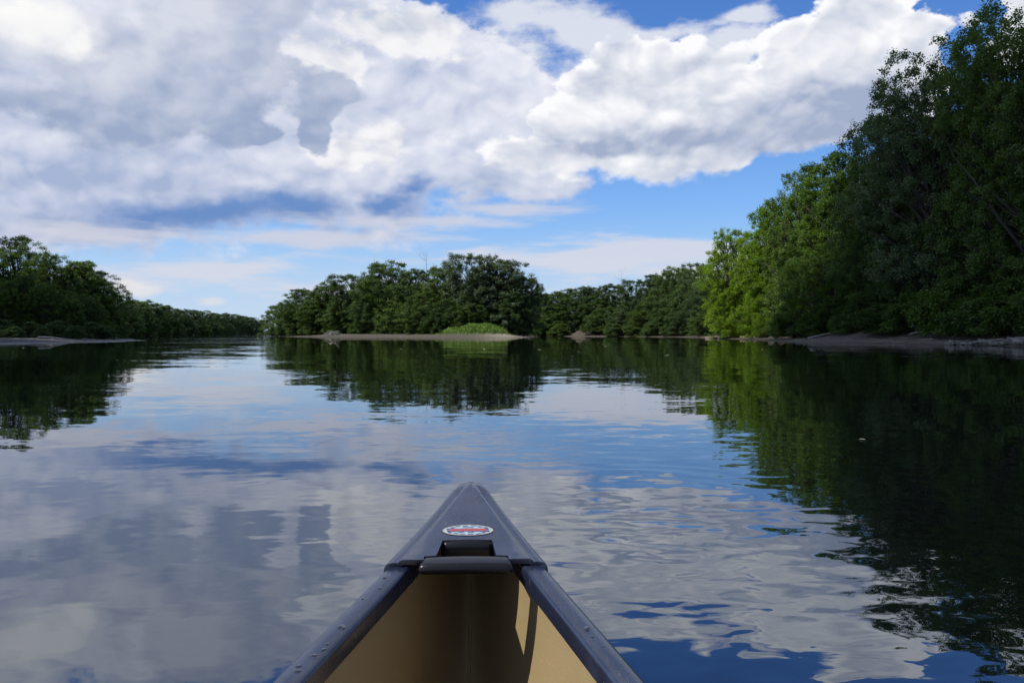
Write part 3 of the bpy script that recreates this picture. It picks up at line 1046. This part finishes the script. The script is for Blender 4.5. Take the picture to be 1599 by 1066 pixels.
Nd.tree.links.new(c, b.inputs['Base Color'])
Nd.put(b.inputs['Roughness'], 0.42 + n1 * 0.2)
Nd.tree.links.new(bump(n2 * 0.3 + n1, 0.003, 0.5), b.inputs['Normal'])
m_skin, b = mat('dark_green_hull_skin')
b.inputs['Base Color'].default_value = (0.012, 0.030, 0.022, 1)
b.inputs['Roughness'].default_value = 0.35

canoe = empty('canoe', (CAN_X, 0, 0), CAN_RZ)
tag(canoe, 'canoe with black deck and gunwales and tan inside, pointing up the river', 'canoe')

# hull: outer and inner skin, both sides
ys = np.concatenate([np.linspace(STERN + 0.004, -2.2, 24), np.linspace(-2.15, 1.5, 60), np.linspace(1.53, BOW - 0.004, 40)])
us = np.linspace(0, 1, 22)


def skin(inset, flip):
    cols = [(s, u) for s, u in [(-1, u) for u in us] + [(1, u) for u in us[::-1][1:]]]
    V = []
    for y in ys:
        for s, u in cols:
            x, z = c_pt(y, u, inset)
            V.append((s * x, y, z))
    n, k = len(ys), len(cols)
    a, c_ = np.meshgrid(np.arange(n - 1), np.arange(k - 1), indexing='ij')
    F = np.stack([a * k + c_, a * k + c_ + 1, (a + 1) * k + c_ + 1, (a + 1) * k + c_], -1).reshape(-1, 4)
    if flip:
        F = F[:, ::-1]
    return np.array(V), F


v1, f1 = skin(0.0, True)
v2, f2 = skin(0.006, False)
hull = link('hull', mesh_np('canoe_hull', np.concatenate([v1, v2]), np.concatenate([f1, f2 + len(v1)]), [m_skin, m_tan],
                            np.concatenate([np.zeros(len(f1), int), np.ones(len(f2), int)]), smooth=True), canoe)
# the stem seam inside the bow
sv = []
for y in np.linspace(1.2, BOW - 0.03, 30):
    z = c_pt(y, 1.0, 0.006)[1]
    sv.append((0, y, z + 0.001))
tv, tf = tubes_np([(np.array(sv), np.full(len(sv), 0.0035))], 6)
link('stem_seam', mesh_np('stem_seam', tv, tf, [m_tan], smooth=True), canoe)

# gunwales
PROF = [(0.001, -0.030), (0.001, -0.005), (-0.003, 0.001), (-0.009, 0.004), (-0.040, 0.004), (-0.0455, 0.001), (-0.047, -0.005), (-0.047, -0.031), (-0.041, -0.031),
        (-0.041, -0.012), (-0.010, -0.012), (-0.004, -0.030)]
gy_ = np.linspace(STERN + 0.36, BOW - 0.36, 110)
for side in (-1, 1):
    V = []
    for y in gy_:
        for ox, oz in PROF:
            V.append((side * max(c_b(y) + ox, 0.002), y, c_z(y) + oz))
    n, k = len(gy_), len(PROF)
    a, c_ = np.meshgrid(np.arange(n - 1), np.arange(k), indexing='ij')
    c2 = (c_ + 1) % k
    F = np.stack([a * k + c_, a * k + c2, (a + 1) * k + c2, (a + 1) * k + c_], -1).reshape(-1, 4)
    if side > 0:
        F = F[:, ::-1]
    g = link('gunwale', mesh_np('gunwale', V, F, [m_vinyl], smooth=True), canoe)
    g.data.set_sharp_from_angle(angle=R(50))


def deck_z(y):
    return c_z(y) + 0.0185


SLOT0, SLOT1, ARM = 1.590, 1.675, 1.572


def make_deck(y_of, name):
    """deck plate from its rear edge to the tip; y_of maps bow coordinates to the boat's length"""
    rows = list(np.linspace(ARM, SLOT0, 4)) + list(np.linspace(SLOT0, SLOT1, 5))[1:] + list(np.linspace(SLOT1, BOW - 0.03, 22))[1:]
    V, idx = [], {}
    for r, y in enumerate(rows):
        w = c_b(y) + 0.005
        xp = max(w - 0.031, 0.006)
        xs = min(np.interp(y, [SLOT0, SLOT1], [0.060, 0.052]), xp * 0.72)
        xa = min(0.084, xp * 0.86)
        rd = max(0, (y - (BOW - 0.12)) / 0.12) ** 2 * 0.010           # the tip rounds over
        z = deck_z(y) - rd
        fd = min(max((BOW - 0.045 - y) / 0.05, 0), 1)
        half = [(0, z + 0.0015), (xs, z + 0.001), (xa, z), (xp - 0.004, z - 0.0005), (xp, z - 0.002 * fd - 0.0005), (xp + 0.004, z - 0.0060 * fd - 0.001), (xp + 0.009, z - 0.0045 * fd - 0.0015),
                (w - 0.011, z - 0.0045 * fd - 0.003), (w - 0.005, z - 0.009), (w - 0.001, z - 0.016), (w, z - 0.024), (w + 0.001, z - 0.052)]
        full = [(-x, q) for x, q in half[::-1]] + half[1:]
        for c_i, (x, q) in enumerate(full):
            idx[r, c_i] = len(V)
            V.append((x, y_of(y), q))
    nc = len(full)
    r0 = len(rows)
    yb = BOW - 0.03
    for t_ in range(1, 10):                                             # nose: rounds in and down at the tip
        a = t_ / 9 * math.pi / 2 * 0.97
        for c_i in range(nc):
            x, y, z = V[idx[r0 - 1, c_i]]
            V.append((x * math.cos(a) ** 0.62, y_of(yb + 0.036 * math.sin(a)), z - 0.016 * (1 - math.cos(a)) ** 1.6))
            idx[r0 + t_ - 1, c_i] = len(V) - 1
    F = []
    mid = nc // 2
    for r in range(r0 + 8):
        for c_i in range(nc - 1):
            k = min(abs(c_i - mid), abs(c_i + 1 - mid))                 # 0: inside the slot, 1: beside it
            if r < r0 - 1:
                if k < 1 and SLOT0 - 1e-6 < rows[r] < SLOT1 - 1e-6:
                    continue
                if k < 2 and rows[r] < SLOT0 - 1e-6:
                    continue
            F.append((idx[r, c_i], idx[r, c_i + 1], idx[r + 1, c_i + 1], idx[r + 1, c_i]))
    bmd = bmesh.new()
    bv = [bmd.verts.new(p) for p in V]
    for f in F:
        bmd.faces.new([bv[q] for q in f])
    bmesh.ops.delete(bmd, geom=[v for v in bmd.verts if not v.link_faces], context='VERTS')
    bmesh.ops.recalc_face_normals(bmd, faces=bmd.faces)
    if sum(f.normal.z for f in bmd.faces) < 0:
        bmesh.ops.reverse_faces(bmd, faces=bmd.faces)
    o = link(name, bm_mesh(name, bmd, [m_vinyl], smooth=True), canoe)
    so = o.modifiers.new('thickness', 'SOLIDIFY')
    so.thickness = 0.010
    so.offset = -1
    be = o.modifiers.new('edges', 'BEVEL')
    be.width = 0.0032
    be.segments = 3
    be.limit_method = 'ANGLE'
    be.angle_limit = R(62)
    return o


deck = make_deck(lambda y: y, 'deck_plate')
make_deck(lambda y: STERN + (BOW - y), 'deck_plate')


def rounded_bar(name, x0, x1, y0, y1, z0, z1, bev, m, parent, taper=0.0, slope=0.0):
    bmd = bmesh.new()
    V = []
    for x, y, z in ((x0, y0, z0), (x1, y0, z0), (x1 - taper, y1, z0), (x0 + taper, y1, z0), (x0, y0, z1), (x1, y0, z1), (x1 - taper, y1, z1), (x0 + taper, y1, z1)):
        V.append(bmd.verts.new((x, y, z + slope * (y - y0))))
    for f in ((0, 3, 2, 1), (4, 5, 6, 7), (0, 1, 5, 4), (1, 2, 6, 5), (2, 3, 7, 6), (3, 0, 4, 7)):
        bmd.faces.new([V[q] for q in f])
    bmesh.ops.subdivide_edges(bmd, edges=[e for e in bmd.edges if abs((e.verts[0].co - e.verts[1].co).x) > 0.05], cuts=8)
    for v in bmd.verts:                                                 # slight upward bow in the middle
        v.co.z += 0.003 * (1 - (v.co.x / x1) ** 2)
        v.co.y -= 0.004 * (1 - (v.co.x / x1) ** 2) * (1 if v.co.y < (y0 + y1) / 2 else 0)
    o = link(name, bm_mesh(name, bmd, [m], smooth=True), parent)
    be = o.modifiers.new('edges', 'BEVEL')
    be.width = bev
    be.segments = 5
    be.limit_method = 'ANGLE'
    be.angle_limit = R(35)
    return o


zt = deck_z(1.56)
rounded_bar('carry_handle', -0.094, 0.094, 1.545, 1.592, zt - 0.025, zt - 0.003, 0.0105, m_gloss, deck, 0.006, 0.10)
zt = deck_z(1.68)
rounded_bar('slot_lip', -0.057, 0.057, 1.668, 1.708, zt - 0.045, zt - 0.004, 0.016, m_gloss, deck, 0.004, 0.12)
# oval maker's emblem on the deck: pale field, scalloped dark ring, cream rim, red band
EM = []
for nm, c3, rg_ in (('emblem_pale', (0.27, 0.36, 0.42), 0.35), ('emblem_navy', (0.03, 0.05, 0.13), 0.4), ('emblem_cream', (0.34, 0.28, 0.20), 0.35), ('emblem_red', (0.30, 0.045, 0.045), 0.35)):
    m, b = mat(nm)
    b.inputs['Base Color'].default_value = (*c3, 1)
    b.inputs['Roughness'].default_value = rg_
    EM.append(m)
ECY, ERX, ERY = 1.728, 0.055, 0.031


def e_pt(x, y, lift):
    return (x, y, deck_z(y) + 0.0016 * (1 - abs(x) / 0.1) + lift)


bmd = bmesh.new()


def e_poly(pts, lift, mi):
    f = bmd.faces.new([bmd.verts.new(e_pt(x, y, lift)) for x, y in pts])
    f.material_index = mi
    f.normal_update()
    if f.normal.z < 0:
        f.normal_flip()


def e_ring(r0, r1, lift, mi, a0=0, a1=2 * math.pi, n=48):
    for k in range(n):
        p, q = a0 + (a1 - a0) * k / n, a0 + (a1 - a0) * (k + 1) / n
        e_poly([(ERX * r * math.cos(t), ECY + ERY * r * math.sin(t)) for r, t in ((r0, p), (r1, p), (r1, q), (r0, q))], lift, mi)


e_ring(0.001, 0.5, 0.0012, 0)
e_ring(0.5, 0.94, 0.0012, 0)
e_ring(0.94, 1.0, 0.0014, 2)
for k in range(16):                                                     # scallops round the field
    a = 2 * math.pi * k / 16
    e_ring(0.70 + 0.06 * (k % 2), 0.84 + 0.04 * (k % 2), 0.0016, 1, a, a + 2 * math.pi / 16 * 0.72, 3)
for x0, x1, y0, y1, mi in ((-0.040, 0.040, -0.0065, 0.0065, 3), (-0.043, 0.043, 0.0066, 0.0086, 1), (-0.043, 0.043, -0.0086, -0.0066, 1),
                           (-0.020, -0.008, -0.015, -0.012, 1), (0.000, 0.014, -0.015, -0.012, 1), (-0.012, 0.012, 0.0135, 0.016, 1)):
    for k in range(8):
        xa, xb = x0 + (x1 - x0) * k / 8, x0 + (x1 - x0) * (k + 1) / 8
        e_poly([(xa, ECY + y0), (xb, ECY + y0), (xb, ECY + y1), (xa, ECY + y1)], 0.0018 if mi == 1 else 0.0020, mi)
em = link('emblem', bm_mesh('emblem', bmd, EM), deck)
em['label'] = 'oval emblem with a red band across a pale blue field'

# beads of water on the gunwales
m_drop, b = mat('water_bead')
b.inputs['Base Color'].default_value = (0.012, 0.013, 0.016, 1)
b.inputs['Roughness'].default_value = 0.04
b.inputs['Coat Weight'].default_value = 1.0
b.inputs['Coat Roughness'].default_value = 0.02
rd_ = random.Random(4)
bmd = bmesh.new()
spots = [(-1, 1.52, 0.3, 6), (-1, 1.47, 0.6, 5), (-1, 1.42, 0.25, 4), (-1, 1.30, 0.72, 7), (-1, 1.305, 0.55, 8), (-1, 1.22, 0.80, 7), (-1, 1.20, 0.62, 6), (-1, 1.165, 0.40, 6), (-1, 1.150, 0.55, 7),
         (-1, 1.10, 0.5, 4), (1, 1.285, 0.52, 9), (1, 1.255, 0.60, 5), (1, 1.37, 0.7, 3), (1, 1.13, 0.35, 3), (-1, 1.24, 0.7, 5), (-1, 1.19, 0.75, 4)]
spots += [(rd_.choice((-1, -1, 1)), rd_.uniform(0.9, 1.58), rd_.uniform(0.2, 0.85), rd_.uniform(1.0, 2.6)) for _ in range(46)]
for s, y, fr, r in spots:
    x = s * (c_b(y) - 0.006 - 0.034 * fr)
    r *= 0.001
    M = Matrix.Translation((x, y, c_z(y) + 0.0035)) @ Matrix.Rotation(rd_.uniform(0, 3), 4, 'Z') @ Matrix.Diagonal((r, r * rd_.uniform(0.55, 0.9), r * 0.38, 1))
    bmesh.ops.create_uvsphere(bmd, u_segments=10, v_segments=6, radius=1.0, matrix=Matrix.Translation((CAN_X, 0, 0)) @ Matrix.Rotation(CAN_RZ, 4, 'Z') @ M)
wd = link('water_beads', bm_mesh('water_beads', bmd, [m_drop], smooth=True))
tag(wd, kind='stuff')

# ---------------------------------------------------------------- grass on the island's mound
m_grass, b = mat('green_grass')
P = geo_pos()
ng = n_noise(P, 1.3, 3, 0.6)
Nd.tree.links.new(n_mix(ng, (0.085, 0.170, 0.012), (0.17, 0.26, 0.030)), b.inputs['Base Color'])
b.inputs['Roughness'].default_value = 0.6
rg = np.random.default_rng(17)


def grass(n, cx, cy, sx, sy, hmin, hmax, zmin):
    x = rg.normal(cx, sx, n * 3)
    y = rg.normal(cy, sy, n * 3)
    z = land_height(x, y)
    k = z > zmin + rg.normal(0, 0.12, n * 3)
    x, y, z = x[k][:n], y[k][:n], z[k][:n]
    m_ = len(x)
    p = np.stack([x, y, z - 0.03], 1)
    a = rg.uniform(0, 2 * np.pi, m_)
    d = np.stack([np.cos(a), np.sin(a), np.zeros(m_)], 1)
    h = rg.uniform(hmin, hmax, (m_, 1))
    w = 0.05
    ln = np.stack([np.cos(a + 1.7), np.sin(a + 1.7), np.zeros(m_)], 1) * h * rg.uniform(0.05, 0.6, (m_, 1))
    up = np.array([[0, 0, 1.0]])
    return np.stack([p - d * w, p + d * w, p + d * w * 0.5 + up * h * 0.7 + ln * 0.45, p + up * h * 0.95 + ln], 1).reshape(-1, 3)


gv = np.concatenate([grass(9000, -8.5, 190.0, 6.0, 3.0, 0.35, 1.15, 1.0), grass(500, -9.0, 190.5, 6.5, 2.5, 0.8, 1.3, 0.95), grass(1800, -10.0, 189, 10.0, 3.0, 0.15, 0.45, 0.6), grass(1500, -22, 196, 7, 2.5, 0.2, 0.6, 0.9)])
go = link('grass', mesh_np('grass', gv, np.arange(len(gv)).reshape(-1, 4), [m_grass]))
tag(go, kind='stuff')

# ---------------------------------------------------------------- stones
m_stone, b = mat('grey_ledge_stone')
P = obj_pos()
n1 = n_noise(P, 2.2, 5, 0.62)
n2 = n_noise(P, 14.0, 4, 0.6)
c = n_mix(n_ss(n1, 0.35, 0.65), (0.075, 0.066, 0.055), (0.21, 0.19, 0.16))
Nd.tree.links.new(n_mix(n_ss(n2, 0.55, 0.75) * 0.5, c, (0.04, 0.036, 0.03)), b.inputs['Base Color'])
b.inputs['Roughness'].default_value = 0.88
Nd.tree.links.new(bump(n1 + n2 * 0.4, 0.06), b.inputs['Normal'])
m_pink, b = mat('pale_sandy_stone')
P = obj_pos()
n1 = n_noise(P, 2.0, 5, 0.6)
Nd.tree.links.new(n_mix(n1, (0.10, 0.072, 0.052), (0.24, 0.185, 0.14)), b.inputs['Base Color'])
b.inputs['Roughness'].default_value = 0.9
Nd.tree.links.new(bump(n1, 0.05), b.inputs['Normal'])


def slab_mesh(name, seed, m):
    """flat broken stone about 1 x 0.7 x 0.22"""
    rs = random.Random(seed)
    bmd = bmesh.new()
    n = 9
    rings = []
    for zz, k in ((-0.13, 0.90), (-0.02, 1.0), (0.06, 0.97), (0.10, 0.84)):
        rs2 = random.Random(seed)
        rings.append([bmd.verts.new(((0.5 * k * rs2.uniform(0.8, 1.1)) * math.cos(2 * math.pi * q / n) + rs.uniform(-.02, .02),
                                     (0.36 * k * rs2.uniform(0.75, 1.1)) * math.sin(2 * math.pi * q / n) + rs.uniform(-.02, .02), zz + rs.uniform(-.02, .02))) for q in range(n)])
    for a, c_ in zip(rings, rings[1:]):
        for q in range(n):
            bmd.faces.new((a[q], a[(q + 1) % n], c_[(q + 1) % n], c_[q]))
    bmd.faces.new(rings[-1])
    bmd.faces.new(rings[0][::-1])
    return bm_mesh(name, bmd, [m])


slabs = [slab_mesh('stone_slab', 40 + k, m_stone) for k in range(5)]
ledge = empty('rock_ledge', (33.6, 55.2, 0))
tag(ledge, 'low ledge of flat broken grey stones at the water on the right bank', 'rock ledge')
rs = random.Random(12)
for k in range(44):
    u = rs.random()
    px_, Y_s = 1478 + 150 * u ** 0.8, 60.0 - 7.5 * u ** 0.8 + rs.uniform(-0.3, 3.2)
    X_s = (px_ - 800) / 1243.7 * Y_s
    s = rs.uniform(0.5, 1.5) * (0.55 + 0.6 * u)
    o = link('stone', slabs[k % 5], ledge)
    o.location = (X_s - 33.6, Y_s - 55.2, max(ground_z(X_s, Y_s), 0) + rs.uniform(0.0, 0.16) + 0.34 * u * rs.random())
    o.rotation_euler = (rs.uniform(-.28, .28), rs.uniform(-.28, .28), rs.uniform(0, 6.28))
    o.scale = (s, s, s * rs.uniform(0.7, 1.7))

pinks = [slab_mesh('sandy_stone', 60 + k, m_pink) for k in range(3)]
st_l = ['longest pale sandy stone at the waterline below the sunlit maples', 'pale flat stone just right of the longest one, below the sunlit maples',
        'brownish stone in the shade below the bright maples, nearer the mud beach', 'small pale stone at the left end of the stones below the sunlit maples',
        'rounded sandy stone behind the longest one below the maples', 'low stone at the right end of the stones below the maples']
for k, (px_, Y_s, sx, sy, sz) in enumerate(((1136, 143, 4.0, 2.2, 2.0), (1168, 131, 3.4, 2.0, 2.2), (1190, 121, 3.2, 2.0, 2.6), (1112, 146, 2.8, 1.5, 3.0), (1150, 139, 2.4, 1.6, 4.6), (1212, 108, 2.4, 1.6, 2.4))):
    X_s = (px_ - 800) / 1243.7 * Y_s
    o = link('river_stone', pinks[k % 3])
    o.location = (X_s, Y_s, max(ground_z(X_s, Y_s), 0) + 0.12)
    o.rotation_euler = (0, 0, 0.4 - 0.2 * k)
    o.scale = (sx * 0.85, sy * 0.85, sz * 0.75)
    tag(o, st_l[k], 'stone', 'stones below the sunlit maples')

# ---------------------------------------------------------------- driftwood on the island's shore
X_d, Y_d = (521 - 800) / 1243.7 * 219, 219
dw = empty('driftwood_pile', (X_d, Y_d, max(ground_z(X_d, Y_d), 0.1)))
tag(dw, 'tangle of pale bleached driftwood on the island\'s mud shore', 'driftwood')
for k in range(11):
    a = rg.uniform(0, np.pi)
    L = rg.uniform(1.6, 4.6)
    q = np.linspace(-1, 1, 7)[:, None]
    pts = np.array([rg.uniform(-2.0, 2.0), rg.uniform(-.8, .8), rg.uniform(0.1, 0.7)]) + q * np.array([math.cos(a) * L / 2, math.sin(a) * 0.6, rg.uniform(-.5, 1.0)])
    pts[:, 2] = np.maximum(pts[:, 2] + 0.5 * (1 - q[:, 0] ** 2) * rg.uniform(0, 1), 0.02)
    tv, tf = tubes_np([(pts, rg.uniform(0.06, 0.14) * np.linspace(1, 0.45, 7))], 6)
    link('branch', mesh_np('driftwood_branch', tv, tf, [m_snag], smooth=True), dw)

# fallen bleached poles on the right and left banks
fl = [(1262, 514, 1335, 507, 89, 'weathered pole lying on the right mud beach under the shrubs'), (1420, 505, 1470, 517, 74, 'weathered pole slanting down the right mud beach towards the rocks'),
      (60, 522, 118, 528, 92, 'grey fallen branch lying on the left mud beach')]
for xa, ya, xb, yb, Y_s, lb in fl:
    Xa, Xb = (xa - 800) / 1243.7 * Y_s, (xb - 800) / 1243.7 * (Y_s - 1)
    A, B_ = np.array([Xa, Y_s, max(ground_z(Xa, Y_s), 0) + 0.10]), np.array([Xb, Y_s - 1, max(ground_z(Xb, Y_s - 1), 0) + 0.07])
    q = np.linspace(0, 1, 8)[:, None]
    pts = A + (B_ - A) * q
    pts[:, 2] += 0.06 * np.sin(q[:, 0] * 5)
    tv, tf = tubes_np([(pts, np.linspace(0.10, 0.04, 8))], 7)
    o = link('fallen_branch', mesh_np('fallen_branch', tv, tf, [m_snag], smooth=True))
    tag(o, lb, 'branch')

# twigs and leaf bits left on the mud by high water
tw = []
for lo, hi, xa, xb, n_ in ((44, 92, 27, 46, 420), (182, 215, -50, 3, 160), (60, 112, -64, -40, 200)):
    done = 0
    while done < n_:
        X_s, Y_s = rg.uniform(xa, xb), rg.uniform(lo, hi)
        z_s = ground_z(X_s, Y_s)
        done += 1
        if not 0.04 < z_s < 1.3:
            continue
        a_, L = rg.uniform(0, 3.14), rg.uniform(0.15, 0.9)
        dv = np.array([math.cos(a_), math.sin(a_), 0]) * L / 2
        p_ = np.array([X_s, Y_s, z_s + 0.035])
        tw.append((np.stack([p_ - dv, p_ + [0, 0, 0.02], p_ + dv]), rg.uniform(0.010, 0.030) * np.array([1, 0.9, 0.5])))
tv, tf = tubes_np(tw, 4)
td = link('beach_twigs', mesh_np('beach_twigs', tv, tf, [m_snag], smooth=True))
tag(td, kind='stuff')

# ---------------------------------------------------------------- eroded bank on the far right shore
m_soil, b = mat('pale_eroded_soil')
P = geo_pos()
n1 = n_noise(n_vec('MULTIPLY', P, (2.4, 2.4, 0.45)), 1.0, 5, 0.65)
Nd.tree.links.new(n_mix(n_ss(n1, 0.3, 0.7), (0.030, 0.024, 0.018), (0.105, 0.086, 0.068)), b.inputs['Base Color'])
b.inputs['Roughness'].default_value = 0.95
Nd.tree.links.new(bump(n1, 0.3), b.inputs['Normal'])
V = []
nx, nz = 60, 9
for k in range(nx):
    u = k / (nx - 1)
    px_ = 872 + 84 * u
    Y_s = 263 - 12 * u
    hh = (2.0 * math.sin(math.pi * min(max(u, 0.02), 0.98)) ** 1.1) * (0.75 + 0.5 * float(vnoise(np.array([u * 14]), np.array([2.0]))[0]))
    for q in range(nz):
        w = q / (nz - 1)
        r_ = float(vnoise(np.array([u * 46]), np.array([w * 2.0]))[0])
        V.append(((px_ - 800) / 1243.7 * Y_s + 0.2 * r_, Y_s + 1.6 * w + 0.9 * r_, -0.2 + hh * w))
a, c_ = np.meshgrid(np.arange(nx - 1), np.arange(nz - 1), indexing='ij')
F = np.stack([a * nz + c_, (a + 1) * nz + c_, (a + 1) * nz + c_ + 1, a * nz + c_ + 1], -1).reshape(-1, 4)
eb = link('eroded_bank', mesh_np('eroded_bank', V, F, [m_soil], smooth=True))
tag(eb, kind='structure')

# ---------------------------------------------------------------- leaves afloat
m_float, b = mat('pale_floating_leaf')
b.inputs['Base Color'].default_value = (0.42, 0.40, 0.30, 1)
b.inputs['Roughness'].default_value = 0.6
bmd = bmesh.new()
vs = [bmd.verts.new(p) for p in ((-.5, 0, 0), (-.2, -.22, .05), (.25, -.2, .08), (.55, 0, .02), (.2, .2, .09), (-.2, .24, .04))]
bmd.faces.new(vs)
lm = bm_mesh('floating_leaf', bmd, [m_float])
for k, (px_, py_, s, lb) in enumerate(((625, 545, .26, 'pale leaf speck afloat in the island\'s reflection, left of the mound'),
                                       (757, 545, .24, 'pale leaf speck afloat below the grassy mound'),
                                       (842, 546, .22, 'pale leaf speck afloat at the right end of the island\'s reflection'),
                                       (905, 549, .2, 'pale leaf speck afloat below the eroded pale bank'),
                                       (945, 541, .24, 'pale leaf speck afloat right of the eroded pale bank, close to the far shore'),
                                       (1043, 555, .2, 'pale leaf speck afloat in the dark reflection left of the green one'),
                                       (1190, 546, .16, 'pale leaf speck afloat in the bright green reflection of the maples'),
                                       (1348, 687, .05, 'nearest pale leaf afloat, in the dark reflection on the right'))):
    Y_s = EYE * 1243.7 / (py_ - 521)
    o = link('floating_leaf', lm)
    o.location = ((px_ - 800) / 1243.7 * Y_s, Y_s, 0.006)
    o.rotation_euler = (0, 0, k * 1.3)
    o.scale = (s, s, s)
    tag(o, lb, 'leaf', 'specks of leaves afloat')

# ---------------------------------------------------------------- unseen clouds shaped to shade the woods (mesh bodies, high up to the left)
m_shade_cloud, b = mat('shade_cloud_white')
b.inputs['Base Color'].default_value = (0.85, 0.85, 0.86, 1)
b.inputs['Roughness'].default_value = 1.0
b.inputs['Specular IOR Level'].default_value = 0.0
nt = m_shade_cloud.node_tree
tl = nt.nodes.new('ShaderNodeBsdfTranslucent')
tl.inputs['Color'].default_value = (0.85, 0.86, 0.88, 1)
mx = nt.nodes.new('ShaderNodeMixShader')
mx.inputs[0].default_value = 0.55
nt.links.new(b.outputs[0], mx.inputs[1])
nt.links.new(tl.outputs[0], mx.inputs[2])
nt.links.new(mx.outputs[0], nt.nodes['Material Output'].inputs['Surface'])
SD = np.array(SUN_DIR)
# what stands in the sun: (point, radius)
SUNLIT = [(np.array(p, float), r) for p, r in (
    ((0, 1, 0.3), 5), ((38, 140, 4), 6), ((38, 140, 11), 6), ((39, 140, 17), 6), ((39, 124, 4), 6), ((39, 124, 11), 6), ((39, 124, 18), 6), ((38, 111, 6), 4), ((38, 111, 12), 4), ((38, 111, 18), 4), ((39, 99, 17), 4), ((38, 96, 8), 3.5), ((39, 98, 12), 3),
    ((-8, 190, 3), 7), ((-16, 192, 2), 4), ((-2, 186, 2), 4))]
SHADED = []
for _ in range(5000):
    X_s, Y_s = (rg.uniform(20, 85), rg.uniform(36, 140)) if _ % 2 else (rg.uniform(-95, -38), rg.uniform(50, 150))
    z_s = rg.uniform(0, 20)
    sdl = max(poly_sd(q, np.array([X_s]), np.array([Y_s]))[0] for q in (LEFT, ISLAND, RIGHT))
    if sdl > -14:
        SHADED.append(np.array([X_s, Y_s, z_s]))
ico = bmesh.new()
bmesh.ops.create_icosphere(ico, subdivisions=3, radius=1.0)
ico.verts.ensure_lookup_table()
iv = np.array([v.co for v in ico.verts])
ifc = np.array([[v.index for v in f.verts] for f in ico.faces])
ico.free()
for nm, sel in (('right', lambda p: p[0] > 20 and p[1] < 135), ('left', lambda p: p[0] < -20)):  # the left cloud is added to shade the near left bank
    CV, CF, off, cents = [], [], 0, []
    for p in SHADED:
        if not sel(p):
            continue
        alt = 430 + rg.uniform(-12, 22)
        c = p + SD * (alt - p[2]) / SD[2]
        r_ = rg.uniform(9, 17)
        for _try in range(5):
            if all(np.linalg.norm((c - q) - SD * ((c - q) @ SD)) > r_ * 1.12 + rr for q, rr in SUNLIT):
                break
            r_ *= 0.7
        else:
            continue
        if any(np.linalg.norm(c[:2] - q[:2]) < (0.80 if nm == 'right' else 1.6) * r_ for q in cents):
            continue
        cents.append(c)
        ph = rg.uniform(0, 50, 3)
        dsp = 1 + 0.24 * (fbm(iv[:, 0] * 1.6 + ph[0] + iv[:, 2], iv[:, 1] * 1.6 + ph[1] - iv[:, 2] * 0.7, 3) * 2)
        v = iv * dsp[:, None] * np.array([1, 1, 0.75]) * r_ + c
        CV.append(v)
        CF.append(ifc + off)
        off += len(iv)
    print('cloud lumps', nm, len(cents))
    o = link('cloud', mesh_np('cloud', np.concatenate(CV), np.concatenate(CF), [m_shade_cloud], smooth=True))  # unseen cloud, shaped lump by lump to cast shade
    tag(o, kind='structure')
